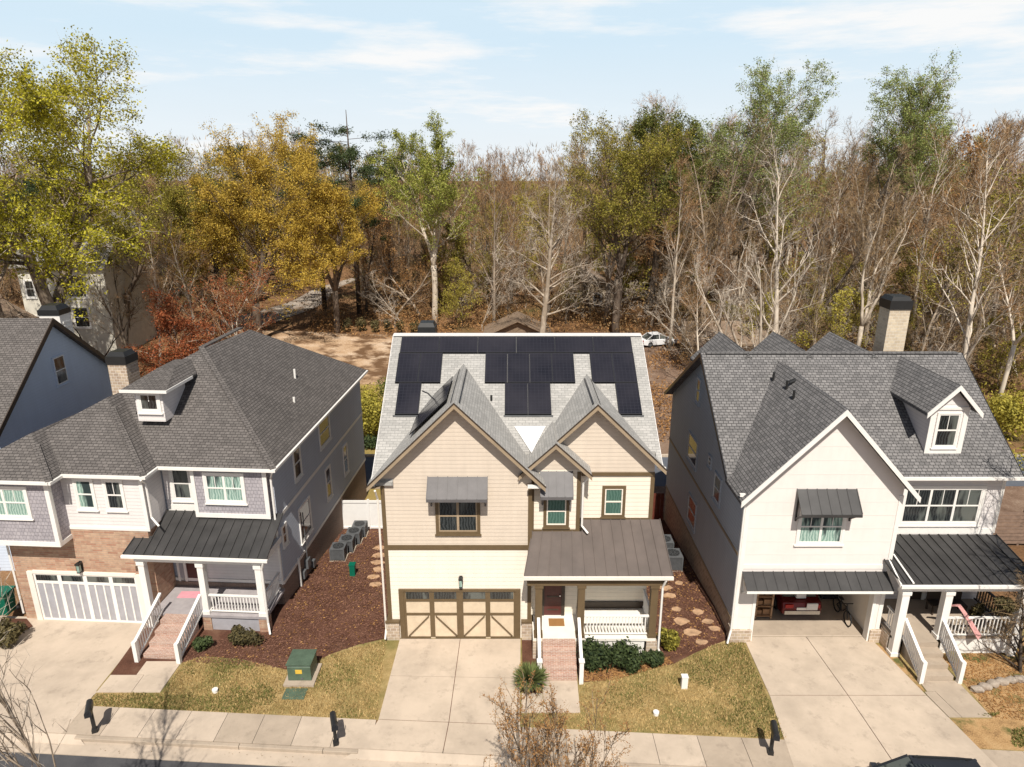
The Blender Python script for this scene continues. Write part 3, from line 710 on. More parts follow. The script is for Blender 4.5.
for x in (-15.85, -13.25, -10.72):
    col = MB(); z0 = FZL if x > -15.5 else -.05
    col.box(x - .13, x + .13, 25.32, 25.58, z0, 3.3); col = col.build('column', M['white'], L)
    m = MB(); m.box(x - .17, x + .17, 25.28, 25.62, 3.12, 3.299); m.box(x - .17, x + .17, 25.28, 25.62, z0, z0 + .16); build_each(m, 'column_trim', M['white'], col)
for x in (-13.25, -10.72): MB().box(x - .2, x + .2, 25.27, 25.65, -.05, FZL - .125).build('pier', M['brick'], L)
baluster_rail(L, front(25.45), -13.1, -10.86, FZL + .08, FZL + .92, 'white', .14)
baluster_rail(L, right(-10.72), 25.6, 27.3, FZL + .08, FZL + .92, 'white', .14)
downspout(L, [(-10.35, 25.15, 3.55), (-10.5, 25.25, 3.1), (-10.5, 25.25, .5), (-10.35, 25.0, .1)])
PB2 = front(27.44)
dr = MB().pbox(PB2, -15.12, -14.3, -.02, .03, FZL, FZL + 2.1).build('front_door', M['door_wine'], L)
m = MB()
for a0, a1 in ((-15.56, -15.46), (-15.24, -15.12), (-14.3, -14.18)): m.pbox(PB2, a0, a1, -.02, .08, FZL, FZL + 2.25)
m.pbox(PB2, -15.12, -14.3, -.02, .08, FZL + 2.1, FZL + 2.25); m.build('door_frame', M['white'], dr)
MB().pbox(PB2, -15.46, -15.24, -.01, .04, FZL + .2, FZL + 2.1).build('side_light', M['stripe_grey'], dr)
window(L, PB2, -12.7, -11.7, 2.6, 3.5, 'white', 'glass', 1, .1)
steps(L, -15.05, -13.65, 23.35, 25.25, FZL, 4, 'step_brick')
for x in (-15.2, -13.42):
    MB().box(x - .08, x + .08, 23.08, 23.24, -.05, .95).build('newel_post', M['white'], L)
    m = MB(); y0_, y1_ = 23.24, 25.32; sl = FZL / 1.95
    for h0, h1, w in ((.80, .90, .06), (.02, .10, .03)):
        m.hexa([(x + o, y, .05 + sl * (y - y0_) + h) for y in (y0_, y1_) for o in (-w, w) for h in (h0, h1)])
    for j in range(1, 13):
        y = y0_ + (y1_ - y0_) * j / 13; zb = .05 + sl * (y - y0_); m.box(x - .02, x + .02, y - .022, y + .022, zb + .09, zb + .81)
    m.build('stair_rail', M['white'], L)
# meters on the side wall
m = MB()
for y, z, s in ((29.6, .1, .16), (30.2, .35, .2), (30.9, -.1, .15)): m.box(WX, WX + .2, y - s, y + s, z - s, z + s * 1.4)
m.tube([(WX + .1, 30.2, .5), (WX + .1, 30.2, 3.2)], .03, 6); build_each(m, 'utility_meter', M['grey_metal'], L)
MB().box(WX + .06, WX + .14, 29.1, 29.2, -.6, 1.3).build('conduit', M['white'], L)
MT = MB(); MT.box(-15.2, -14.1, 26.75, 27.25, FZL + .002, FZL + .02); mt = MT.build('doormat', M['mat_pink']); mt.location = (0, -.1, 0)
tag(mt, 'pink mat on the grey porch floor in front of the left dark red door', 'doormat')

# ================================================================== RIGHT HOUSE
Q = thing('gabled_house', 'white house with open garage, charcoal roof, gabled dormer and black awnings', 'house', (15, 25, 0))
QX0, QX1 = 9.42, 15.62; QY = 24.7; MY = 26.5
zm = lambda y: 7.05 + .73 * (y - 26.1); ry = 31.5; rz = zm(ry)
b = MB(); b.prism([(QX0, QY, 3.35), (QX1, QY, 3.35), (QX1, QY, 7.28), (12.6, QY, 10.52), (QX0, QY, 7.12)], (0, 6, 0)); b.build('wall', M['white_smooth'], Q)
b = MB(); b.box(QX0, 10.24, QY, 25.0, -.05, 2.62); b.box(15.22, QX1, QY, 25.0, -.05, 2.62); b.box(QX0, QX1, QY, 25.0, 2.62, 3.349); b.build('garage_wall', M['white_smooth'], Q)
b = MB(); b.box(QX0, QX0 + .25, 25.001, 31.5, -1, 3.349); b.box(QX1 - .2, QX1, 25.001, 31.5, 0, 3.349); b.box(QX0 + .25, QX1 - .2, 31.3, 31.5, 0, 3.349); b.build('garage_wall', M['cream'], Q)
b = MB(); b.box(QX0 + .25, QX1 - .2, 25.001, 31.3, 2.9, 3.0); b.build('garage_ceiling', M['cream'], Q)
b = MB(); b.box(QX0 + .25, QX1 - .2, 25.0, 31.3, -.03, .012); b.build('garage_floor', M['concrete_old'], Q)
b = MB(); b.prism([(QX0 - .03, y, z) for y, z in ((24.98, 1.0), (24.98, 7.02), (26.45, 7.02), (ry, rz - .2), (37.9, 7.0), (37.9, 1.0))], (.5, 0, 0)); b.build('wall', M['pale_siding_shaded'], Q)
b = MB(); b.box(QX0 - .02, QX0 + .3, 25.0, 37.9, -1.8, .86); b.build('foundation', M['stone'], Q)
b = MB(); b.box(QX0 - .06, QX0 + .3, 24.99, 37.92, .861, .999); b.box(QX0 - .055, QX0, 24.99, 37.92, 3.98, 4.12); build_each(b, 'trim_band', M['tan_trim'], Q)
b = MB(); b.box(QX1 + .004, 21.0, MY, 37.9, -1.5, 6.95); b.build('wall', M['white_siding'], Q)
b = MB(); b.prism([(21.0, y, z) for y, z in ((MY, 6.9), (ry, rz - .2), (37.9, 6.9))], (-.3, 0, 0)); b.build('wall', M['white_siding'], Q)
b = MB(); b.box(QX0 + .3, 20.9, 31.6, 37.88, -1.5, 7.0); b.build('wall', M['white_siding'], Q)
b = MB(); b.box(QX0 - .03, QX0 + .14, QY - .03, QY - .001, .62, 7.0); b.box(QX1 - .14, QX1 + .03, QY - .03, QY - .001, .62, 6.9); b.box(QX0 + .14, QX1 - .14, QY - .028, QY - .001, 3.55, 3.75); b.box(20.88, 21.03, MY - .03, MY - .001, 4.2, 6.9); b.box(QX1 + .03, 20.88, MY - .03, MY - .001, 4.15, 4.42); build_each(b, 'corner_board', M['white'], Q)
for x0, x1 in ((QX0 - .1, 10.2), (15.26, QX1 + .1)): MB().box(x0, x1, QY - .1, 25.1, -.05, .6).build('stone_pier', M['stone'], Q)
P = front(QY)
t = MB(); 
for a0, a1 in ((10.14, 10.27), (15.19, 15.32)): t.pbox(P, a0, a1, -.31, .03, 0, 2.61)
t.pbox(P, 10.27, 15.19, -.29, .028, 2.50, 2.61); t.build('garage_frame', M['white'], Q)
awning(Q, P, 9.55, 15.5, 3.42, 2.98, .75, 'seam_black', 'white', .42)
window(Q, P, 11.66, 13.4, 4.78, 6.25, 'white', 'glass_curtain', 2, .10, grid=1)
awning(Q, P, 11.35, 13.72, 7.18, 6.42, .72, 'seam_black', None, .42)
window(Q, front(MY), 16.85, 20.1, 4.72, 6.32, 'white', 'glass', 3, .14, grid=1)
P = left(QX0 - .03)
for a0, a1, z0, z1 in ((32.0, 33.7, 4.75, 6.1), (31.3, 32.7, 1.6, 3.0), (27.9, 28.8, 4.8, 6.0), (29.6, 30.0, 5.9, 6.35), (32.4, 33.0, 8.1, 9.3)): window(Q, P, a0, a1, z0, z1, 'pale_siding_shaded', 'glass_warm' if a0 > 31 and z0 < 5 else 'glass', 1, .09)
# roofs
r = MB(); RX0, RX1 = 9.0, 21.4
slab(r, [(RX0, 26.1, zm(26.1)), (RX1, 26.1, zm(26.1)), (RX1, ry, rz), (RX0, ry, rz)], .15)
slab(r, [(RX0, ry + .002, rz), (RX1, ry + .002, rz), (RX1, 38.2, rz - .62 * 6.7), (RX0, 38.2, rz - .62 * 6.7)], .15)
gable_y(r, 12.6, 3.16, 3.4, 10.72, 1.07, 24.2, 31.2, .15); slab(r, [(9.44, 24.2, 7.339), (9.44, 26.3, 7.339), (9.0, 26.3, 6.868), (9.0, 24.2, 6.868)], .15)
for cx in (11.2, 14.1, 17.15): gable_y(r, cx, 1.46, 1.46, 10.98, 1.0, ry - .3, 36.05, .12)
gable_y(r, 18.42, 1.16, 1.16, 10.88, 1.05, 26.72, 31.4, .13)
qroof = r.build('roof', M['shingle_mid'], Q)
b = MB()
for cx in (11.2, 14.1, 17.15): b.prism([(cx - 1.3, 35.6, 8), (cx + 1.3, 35.6, 8), (cx + 1.3, 35.6, 9.5), (cx, 35.6, 10.8), (cx - 1.3, 35.6, 9.5)], (0, -3.5, 0))
build_each(b, 'rear_gable', M['white_siding'], Q)
k = MB(); k.beam((12.72, 24.3, 10.58), (12.72, 30.6, 10.58), .10, .10); k.beam((18.54, 26.9, 10.74), (18.54, 31.0, 10.74), .10, .09)
for cx in (11.2, 14.1, 17.15): k.beam((cx + .1, ry + .1, 10.87), (cx + .1, 35.8, 10.87), .10, .10)
build_each(k, 'ridge_vent', M['dark_metal'], qroof); MB().beam((RX0 + .2, ry, rz + .01), (RX1 - .2, ry, rz + .01), .3, .04).build('ridge_cap', M['shingle_mid'], qroof)
k = MB(); rakes_y(k, 12.6, 3.6, 3.4, 10.71, 1.07, 24.199, .24, .05, 0); build_each(k, 'rake_trim', M['white'], qroof)
k = MB(); k.prism([(RX0 - .04, y, z) for y, z in ((26.1, zm(26.1) + .01), (ry, rz + .01), (38.2, rz - .62 * 6.7), (38.2, rz - .62 * 6.7 - .2), (ry, rz - .2), (26.1, zm(26.1) - .2))], (.038, 0, 0)); k.prism([(RX1 + .002, y, z) for y, z in ((26.1, zm(26.1) + .01), (ry, rz + .01), (ry, rz - .2), (26.1, zm(26.1) - .2))], (.04, 0, 0)); build_each(k, 'rake_trim', M['dark_metal'], qroof)
gutter_x(Q, 15.95, RX1 + .04, 26.1, zm(26.1)); gutter_x(Q, 9.0, 9.4, 24.5, 7.1)
k = MB(); k.box(QX1, 21.0, 26.12, MY, 6.86, 6.9); k.build('soffit', M['white'], Q)
downspout(Q, [(9.2, 24.45, 7.0), (9.32, 24.62, 6.6), (9.32, 24.62, .6), (9.15, 24.4, .1)])
# dormer
b = MB(); b.prism([(17.66, 27.05, 7.3), (19.18, 27.05, 7.3), (19.18, 27.05, 9.88), (18.42, 27.05, 10.68), (17.66, 27.05, 9.88)], (0, 3.4, 0)); dm = b.build('dormer', M['white_siding'], Q)
k = MB(); rakes_y(k, 18.42, 1.16, 1.16, 10.87, 1.05, 26.719, .22, .05, 0); build_each(k, 'rake_trim', M['white'], dm)
k = MB(); k.box(17.63, 17.84, 27.01, 27.049, 7.72, 9.7); k.box(19.0, 19.21, 27.01, 27.049, 7.72, 9.7); k.box(17.84, 19.0, 27.012, 27.049, 7.7, 7.88); k.box(17.63, 19.21, 27.0, 27.049, 9.701, 9.82); build_each(k, 'corner_board', M['white'], dm)
window(Q, front(27.05), 17.98, 18.86, 8.05, 9.5, 'white', 'glass', 1, .08, grid=1, name='dormer_window')
# vents
for x, y in ((12.05, 28.55), (12.0, 30.0), (11.95, 27.5)):
    z = 10.72 - 1.07 * abs(x - 12.6); m = MB(); m.tube([(x, y, z - .1), (x, y, z + .38)], .055, 8)
    if y == 28.55: m.tube([(x + .1, y, z + .3), (x + .35, y, z + .42)], .09, 8)
    m.build('vent_pipe', M['black'], Q)
c = MB(); c.box(19.3, 20.35, 34.4, 35.4, 7, 12.5); c = c.build('chimney', M['stone'], Q); c.data.materials[0] = bricky('pale_chimney_stone', (.62, .52, .38), (.50, .41, .30), (.60, .54, .45), .3, .16, .012, .5)
k = MB(); k.box(19.25, 20.4, 34.35, 35.45, 12.5, 12.95); k.tube([(19.82, 34.9, 12.95), (19.82, 34.9, 13.15)], [.74, .6], 4); k.build('chimney_cap', M['black'], c)
# porch
FZR = .85
b = MB(); b.box(15.75, 21.0, 23.9, MY - .002, FZR - .12, FZR); b.build('porch_floor', M['concrete_old'], Q)
seam_roof(Q, 'porch_roof', (15.66, MY - .04, 4.12), (21.1, MY - .04, 4.12), (21.2, 23.6, 3.52), (16.0, 23.6, 3.52), 'seam_black', .42)
seam_roof(Q, 'porch_return', (15.3, 24.65, 4.0), (15.75, 24.65, 4.0), (15.98, 23.6, 3.52), (15.55, 23.6, 3.52), 'seam_black', .4)
gutter_x(Q, 15.5, 21.25, 23.6, 3.51)
k = MB(); k.prism([(15.48, 24.66, 4.03), (15.54, 24.66, 4.03), (15.54, 23.58, 3.56), (15.48, 23.58, 3.56)], (0, 0, -.16)); k.prism([(15.96, 25.2, 3.90), (16.03, 25.2, 3.90), (16.03, 23.58, 3.57), (15.96, 23.58, 3.57)], (0, 0, .04)); build_each(k, 'fascia', M['white'], Q)
b = MB(); b.box(15.7, 21.0, 23.75, 23.98, 3.1, 3.42); b.build('porch_beam', M['white'], Q)
for x in (15.9, 17.65, 20.75):
    m = MB(); z0 = FZR if x > 16 else -.05
    m.box(x - .15, x + .15, 23.72, 24.02, z0 if x != 20.75 else .0, 3.1); col = m.build('column', M['white'], Q)
    m = MB(); m.box(x - .19, x + .19, 23.68, 24.06, 2.95, 3.099); m.box(x - .19, x + .19, 23.68, 24.06, max(z0, 0) + .0, max(z0, 0) + .16); build_each(m, 'column_trim', M['white'], col)
b = MB(); b.box(15.72, 15.78, 24.1, QY, 0, FZR - .121); b.build('skirt', M['stone'], Q)
b = MB(); b.box(17.85, 20.6, 23.92, 23.98, 0, FZR - .121); b.build('skirt', M['white'], Q)
baluster_rail(Q, front(23.88), 17.82, 20.58, FZR + .08, FZR + .95, 'white', .15)
baluster_rail(Q, right(20.75), 24.05, 26.4, FZR + .08, FZR + .95, 'dark_brown', .15)
baluster_rail(Q, left(15.85), 24.05, 24.68, FZR + .08, FZR + .95, 'white', .15)
dr = MB().pbox(front(MY), 17.5, 18.4, 0, .04, FZR, FZR + 2.1).build('front_door', M['dark_brown'], Q)
m = MB(); P = front(MY)
for a0, a1 in ((17.36, 17.5), (18.4, 18.54)): m.pbox(P, a0, a1, 0, .08, FZR, FZR + 2.24)
m.pbox(P, 17.5, 18.4, 0, .08, FZR + 2.1, FZR + 2.24); m.build('door_frame', M['white'], dr)
lantern(Q, P, 16.7, FZR + 1.6)
steps(Q, 16.25, 17.45, 22.3, 23.9, FZR, 4, 'concrete_old')
for x in (16.1, 17.62):
    MB().box(x - .08, x + .08, 22.12, 22.28, -.05, 1.0).build('newel_post', M['white'], Q)
    m = MB(); y0_, y1_ = 22.28, 23.78; sl = FZR / 1.5
    for h0, h1, w in ((.84, .93, .06), (.02, .10, .03)):
        m.hexa([(x + o, y, .05 + sl * (y - y0_) + h) for y in (y0_, y1_) for o in (-w, w) for h in (h0, h1)])
    for j in range(1, 13):
        y = y0_ + (y1_ - y0_) * j / 13; zb = .05 + sl * (y - y0_); m.box(x - .02, x + .02, y - .022, y + .022, zb + .09, zb + .85)
    m.build('stair_rail', M['white'], Q)

# ================================================================== FAR LEFT HOUSE
F = thing('side_gabled_house', 'blue grey gable end house with dark roof edge, cut by the left border', 'house', (-28, 36, -1))
FX = -25.0
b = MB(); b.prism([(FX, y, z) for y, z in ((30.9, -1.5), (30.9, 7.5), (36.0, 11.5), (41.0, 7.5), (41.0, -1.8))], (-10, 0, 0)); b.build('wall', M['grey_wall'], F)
r = MB(); slab(r, [(-36, 30.4, 7.2), (FX + .35, 30.4, 7.2), (FX + .35, 36, 11.72), (-36, 36, 11.72)], .15); slab(r, [(-36, 36.002, 11.72), (FX + .35, 36.002, 11.72), (FX + .35, 41.5, 7.25), (-36, 41.5, 7.25)], .15); fr = r.build('roof', M['shingle_mid'], F); fr.data.materials[0] = M['shingle_dark']
k = MB(); k.prism([(FX + .352, y, z) for y, z in ((30.4, 7.21), (36, 11.73), (41.5, 7.26), (41.5, 6.98), (36, 11.42), (30.4, 6.92))], (.05, 0, 0)); k.build('rake_trim', M['dark_brown'], fr)
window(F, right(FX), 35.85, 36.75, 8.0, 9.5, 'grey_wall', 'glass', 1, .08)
c = MB(); c.box(-26.75, -25.6, 38.0, 39.0, 7, 11.45); c = c.build('chimney', M['white'], F)
k = MB(); k.box(-26.79, -25.56, 37.96, 39.04, 11.45, 11.75); k.tube([(-26.17, 38.5, 11.75), (-26.17, 38.5, 12.0)], [.78, .55], 4); k.build('chimney_cap', M['black'], c)
k = MB()
for i in range(5): k.box(-25.599, -25.56, 38.2, 38.8, 9.9 + i * .26, 10.0 + i * .26)
k.build('chimney_louvre', M['white'], c)
# ================================================================== GROUND
def gz(x, y):
    c = y + .0626 * x
    if c <= 18.55 or (-24.6 < x < -15.9 and y < 27.5): return -.6
    if c < 19.75: return -.45 + .40 * (c - 18.55) / 1.2
    return ground_z(x, y) - .05
xs = [-1500, -700, -350, -200, -120] + [-90 + 2 * i for i in range(96)] + [130, 220, 400, 800, 1500]
ys = [-600, -200, -60, -10, 10] + [17 + .5 * i for i in range(10)] + [22 + i for i in range(45)] + [67 + 2 * i for i in range(50)] + [180, 230, 300, 420, 650, 1000, 2200]
m = MB(); nx = len(xs)
for y in ys:
    for x in xs: m.v.append((x, y, gz(x, y)))
for j in range(len(ys) - 1):
    for i in range(nx - 1): m.f.append((j*nx + i, j*nx + i + 1, (j+1)*nx + i + 1, (j+1)*nx + i))
struct(m.build('ground', M['litter'], None, False, True))

def sheet(name, pts, z, mat, subd=False):
    m = MB(); m.face([(x, y, z) for x, y in pts]); o = m.build(name, M[mat], None, False)
    return struct(o)
def drape(name, mat, x0, x1, y0, y1, off=.0, n=6, step=1.0):
    f0 = x0 if callable(x0) else (lambda y: x0); f1 = x1 if callable(x1) else (lambda y: x1)
    m = MB(); k = max(2, int((y1 - y0) / step)) + 1
    for j in range(k):
        y = y0 + (y1 - y0) * j / (k - 1)
        for i in range(n + 1):
            x = f0(y) + (f1(y) - f0(y)) * i / n; m.v.append((x, y, ground_z(x, y) + off))
    for j in range(k - 1):
        for i in range(n): m.f.append((j*(n+1)+i, j*(n+1)+i+1, (j+1)*(n+1)+i+1, (j+1)*(n+1)+i))
    return struct(m.build(name, M[mat], None, False, True))
def slabp(name, pts, mat, z1=.02, z0=-.12):
    m = MB(); m.prism([(x, y, z1) for x, y in pts], (0, 0, z0 - z1)); o = m.build(name, M[mat]); return struct(o)
sl = lambda c, x: c - .0626 * x
# road, gutter, kerb, pavement
m = MB(); m.face([(x, sl(c, x), -.14) for x, c in ((-70, 17.86), (70, 17.86), (70, 9.5), (-70, 9.5))]); struct(m.build('road', M['asphalt'], None, False))
m = MB(); m.prism([(x, sl(c, x), -.13) for x, c in ((-70, 18.46), (70, 18.46), (70, 17.88), (-70, 17.88))], (0, 0, -.15)); struct(m.build('gutter_strip', M['concrete'], None))
for x0, x1 in ((-70, -24.3), (-15.6, -5.35), (.55, 9.4), (16.6, 70)):
    m = MB(); x = x0
    while x < x1 - .01:
        w = min(3.0, x1 - x); m.prism([(a, sl(c, a), .0) for a, c in ((x + .006, 18.62), (x + w - .006, 18.62), (x + w - .006, 18.464), (x + .006, 18.464))], (0, 0, -.28)); x += w
    struct(m.build('kerb', M['concrete_old'], None, bevel=.02))
for x0, x1 in ((-24.3, -15.6), (-5.35, .55), (9.4, 16.6)):
    m = MB(); m.prism([(x0, sl(18.62, x0), .0), (x1, sl(18.62, x1), .0), (x1 + .5, sl(18.3, x1 + .5), -.118), (x0 - .5, sl(18.3, x0 - .5), -.118)], (0, 0, -.1)); struct(m.build('driveway_apron', M['concrete'], None))
rr = random.Random(3)
for x0, x1 in ((-70, -24.2), (-16.15, -4.98), (.36, 9.72), (16.3, 70)):
    L_ = x1 - x0; n = max(1, round(L_ / 1.45))
    for mt, par in (('concrete', 0), ('concrete_old', 1)):
        m = MB()
        for k in range(n):
            if ((k * 7 + 3) % 5 in (1, 3)) != bool(par): continue
            a = x0 + L_ * k / n + .008; b_ = x0 + L_ * (k + 1) / n - .008
            m.prism([(x, sl(c, x), .012) for x, c in ((a, 19.96), (b_, 19.96), (b_, 18.63), (a, 18.63))], (0, 0, -.14))
        if m.v: struct(m.build('pavement', M[mt]))
# lawn and beds
for a, b in ((-60, -24.4), (-16.15, 60)): sheet('lawn', [(a, 27), (a, sl(19.97, a)), (b, sl(19.97, b)), (b, 27)], -.012, 'lawn')
sheet('mulch_bed', [(-16.2, 24.4), (-16.1, 22.6), (-14.9, 22.6), (-13.6, 23.3), (-12.9, 23.75), (-11.2, 23.55), (-10.2, 23.3), (-9.2, 22.95), (-8.7, 22.95), (-8.2, 23.3), (-7.6, 23.85), (-6.6, 24.45), (-5.2, 24.95), (-5.1, 27), (-16.2, 27)], -.006, 'mulch')
drape('mulch_bed', 'mulch', -11.2, -5.1, 27, 36.4, -.006)
sheet('mulch_bed', [(2.66, 23.7), (2.62, 22.2), (3.6, 22.3), (5.2, 22.95), (6.6, 23.25), (7.6, 23.9), (8.5, 24.4), (9.4, 24.85), (9.5, 27), (5.7, 27), (5.7, 23.7)], -.006, 'mulch')
drape('mulch_bed', 'mulch', 5.7, 9.5, 27, 39, -.006)
sheet('mulch_bed', [(.42, 21.62), (1.18, 21.62), (1.2, 24.85), (.42, 24.85)], -.005, 'mulch')
m = MB(); m.face([(x, y, -.30 + (27 - y) * .065) for x, y in ((-26, 22.6), (-23.2, 23.3), (-22.2, 24.6), (-21.5, 26.0), (-22.2, 26.6), (-26, 26.6))]); struct(m.build('mulch_bed', M['mulch'], None, False))
sheet('soil', [(17.85, 22.9), (17.72, 20.35), (15.6, 20.35), (16.2, 19.0), (60, 16.2), (60, 25), (21, 25), (17.85, 23.9)], -.006, 'soil')
sheet('soil', [(15.45, 24.6), (15.6, 22.6), (15.5, 21.72), (16.03, 21.72), (16.1, 23.9)], -.005, 'soil')
# driveways: pads with open joints
def pad(name, quads, mat='concrete'):
    for q in quads: slabp(name, q, mat)
def gridpad(name, A, B, C, D, nu, nv, g=.012, mat='concrete'):
    A, B, C, D = (Vector((p[0], p[1], 0)) for p in (A, B, C, D))
    pt = lambda u, v: A.lerp(B, u).lerp(D.lerp(C, u), v)
    m = MB(); wu = g / (B - A).length; wv = g / (D - A).length
    for i in range(nu):
        for j in range(nv):
            u0, u1, v0, v1 = i / nu + wu, (i + 1) / nu - wu, j / nv + wv, (j + 1) / nv - wv
            m.prism([(p.x, p.y, .02) for p in (pt(u0, v0), pt(u1, v0), pt(u1, v1), pt(u0, v1))], (0, 0, -.14))
    return struct(m.build(name, M[mat]))
gridpad('driveway', (-4.84, 24.82), (.38, 24.82), (.30, 20.02), (-4.92, 20.3), 2, 2)
gridpad('driveway', (-4.92, 20.29), (.30, 20.01), (.48, 18.60), (-5.28, 18.96), 2, 1)
gridpad('driveway', (10.0, 24.95), (15.46, 24.95), (15.95, 21.5), (9.9, 21.5), 2, 1)
gridpad('driveway', (9.9, 21.49), (15.95, 21.49), (16.55, 17.6), (9.5, 18.02), 2, 1)
sheet('driveway_threshold', [(10.25, 24.96), (15.2, 24.96), (15.2, 25.05), (10.25, 25.05)], .016, 'concrete')
sheet('driveway_bed', [(10.02, 24.9), (15.42, 24.9), (15.9, 21.5), (16.4, 17.8), (9.6, 18.2), (9.95, 21.5)], -.003, 'mulch'); sheet('driveway_bed', [(-4.8, 24.8), (.34, 24.8), (.26, 20.1), (.4, 18.8), (-5.2, 19.0), (-4.88, 20.3)], -.003, 'mulch')
m = MB(); m.prism([(-24.4, 26.9, -.32), (-15.72, 26.5, -.32), (-16.1, 21.55, .0), (-24.4, 22.0, .0)], (0, 0, -.12)); struct(m.build('driveway', M['concrete']))
slabp('driveway', [(-24.4, 21.98), (-16.1, 21.53), (-16.12, 19.65), (-24.4, 20.15)], 'concrete')
slabp('walkway', [(-15.03, 23.4), (-13.58, 23.4), (-13.62, 21.66), (-14.72, 21.66), (-14.72, 22.62), (-15.03, 22.62)], 'concrete')
slabp('walkway', [(-14.735, 22.60), (-14.735, 21.66), (-16.08, 21.66), (-16.06, 22.6)], 'concrete')
slabp('walkway', [(1.2, 22.29), (2.58, 22.29), (2.54, 20.62), (1.19, 20.62)], 'concrete')
slabp('walkway', [(1.175, 21.6), (1.175, 20.62), (.35, 20.62), (.38, 21.6)], 'concrete')
slabp('walkway', [(16.1, 22.28), (17.6, 22.28), (17.72, 20.4), (16.62, 20.4), (16.4, 21.7), (16.08, 21.7)], 'concrete_old')
slabp('walkway', [(16.385, 21.68), (16.605, 20.4), (16.14, 20.4), (15.975, 21.47), (15.975, 21.68)], 'concrete_old')
# behind the houses
drape('alley', 'alley', -60, 60, 43, 48, .01, 4)
m = MB(); m.box(-60, 60, 48.05, 48.3, -1.7, -1.45); struct(m.build('alley_kerb', M['concrete']))
drape('meadow', 'meadow', lambda y: -30, lambda y: 9, 48.4, 66, .006)
drape('clearing', 'sand', lambda y: -32 - (y - 66) * .1, lambda y: -6, 66, 86, .008)
drape('rubble_ground', 'rubble', 9, 34, 48.4, 80, .006)
drape('back_yard', 'meadow', -40, -5.1, 36.6, 43, .004); drape('back_yard', 'rubble', 5.7, 40, 39, 43, .004)
drape('forest_road', 'gravel', lambda y: -40.5 + (y - 84) * .26 + 1.2 * math.sin(y * .2), lambda y: -32 + (y - 84) * .10 + 1.0 * math.sin(y * .2), 84, 138, .01)

# grass and mulch scatter
def scatter(name, label, cat, poly, n, mat, h, w, z0=0.0, seed=1, flat=False, drop=lambda x, y: True):
    r = random.Random(seed); m = MB(); xs = [p[0] for p in poly]; ys = [p[1] for p in poly]
    def inside(x, y):
        c = False; j = len(poly) - 1
        for i in range(len(poly)):
            a, b = poly[i], poly[j]
            if (a[1] > y) != (b[1] > y) and x < (b[0] - a[0]) * (y - a[1]) / (b[1] - a[1]) + a[0]: c = not c
            j = i
        return c
    k = 0
    while k < n:
        x = r.uniform(min(xs), max(xs)); y = r.uniform(min(ys), max(ys))
        if not inside(x, y) or not drop(x, y): k += .2; continue
        k += 1; z = (ground_z(x, y) if y > 27 else 0) + z0; a = r.uniform(0, 6.28); s = r.uniform(.6, 1.3)
        dx, dy = math.cos(a) * w * s, math.sin(a) * w * s
        if flat:
            t = r.uniform(-.4, .4); ex, ey = -dy * .5, dx * .5
            m.face([(x - dx, y - dy, z + .015), (x + ex, y + ey, z + .015 + abs(t) * w), (x + dx, y + dy, z + .02), (x - ex, y - ey, z + .012)])
        else:
            lx, ly = r.gauss(0, h * .5), r.gauss(0, h * .5)
            m.face([(x - dx, y - dy, z), (x + dx, y + dy, z), (x + lx, y + ly, z + h * s)])
        m.a.append(r.random())
    o = m.build(name, M[mat], None, False); return tag(o, label, cat, None, 'stuff')
LAWN_A = [(-13.5, 23.35), (-12.9, 23.7), (-11.2, 23.5), (-9.2, 22.9), (-8.7, 22.9), (-7.6, 23.8), (-5.4, 24.8), (-5.0, 20.3), (-14, 20.85), (-16, 20.95), (-16, 21.6), (-13.5, 21.62)]
LAWN_B = [(2.62, 22.2), (3.6, 22.3), (5.2, 22.95), (6.6, 23.25), (8.5, 24.4), (9.9, 24.7), (9.75, 19.4), (.45, 20.0), (.4, 20.6), (2.6, 20.62)]
scatter('lawn_grass', 'straw coloured dormant grass of the front lawns', 'grass', LAWN_A, 16000, 'grass_straw', .07, .02, -.012, 1)
scatter('lawn_grass', 'straw coloured dormant grass of the lawn between white house and middle driveway', 'grass', LAWN_B, 16000, 'grass_straw', .07, .02, -.012, 2)
rq = random.Random(15)
gr_ = lambda x, y: rq.random() < .60 * (math.sin(x * 1.7 + y * .6) + math.sin(y * 2.3 - x * .9) + .6 * math.sin(x * 5 + y * 4)) * (1 if (x < -9 or x > 6.8) else .45)
scatter('green_grass', 'green grass patches on the lawn by the green transformer', 'grass', LAWN_A, 11000, 'grass_green', .08, .02, -.012, 3, False, lambda x, y: gr_(x, y) or (y < 21.5 and x < -10 and rq.random() < .5))
scatter('green_grass', 'green grass along the right driveway edge', 'grass', LAWN_B, 9000, 'grass_green', .08, .02, -.012, 4, False, lambda x, y: gr_(x, y) or (x > 8.3 and rq.random() < (x - 8.3) * .6))
scatter('weeds', 'green weeds on the bare soil at the right border', 'weeds', [(15.9, 20.3), (16.5, 19.1), (26, 18.6), (26, 22), (18, 20.6)], 9000, 'grass_green', .09, .025, -.006, 5, False, lambda x, y: math.sin(x * 2.1 + y) + math.sin(y * 3 - x) > .5)
scatter('mulch_chips', 'brown wood chips of the mulch bed beside the hip roofed house', 'mulch', [(-13.4, 23.4), (-9.2, 23.0), (-7.6, 23.9), (-5.2, 25), (-5.2, 36), (-10.4, 36), (-10.4, 25.4), (-15, 24.0)], 22000, 'mulch_chip', .03, .045, 0, 6, True)
scatter('mulch_chips', 'brown wood chips of the mulch bed right of the middle porch', 'mulch', [(2.7, 22.3), (5.2, 23), (7.6, 24), (9.3, 25), (9.3, 35), (6, 35), (6, 23.6), (2.7, 23.6)], 14000, 'mulch_chip', .03, .045, 0, 7, True)
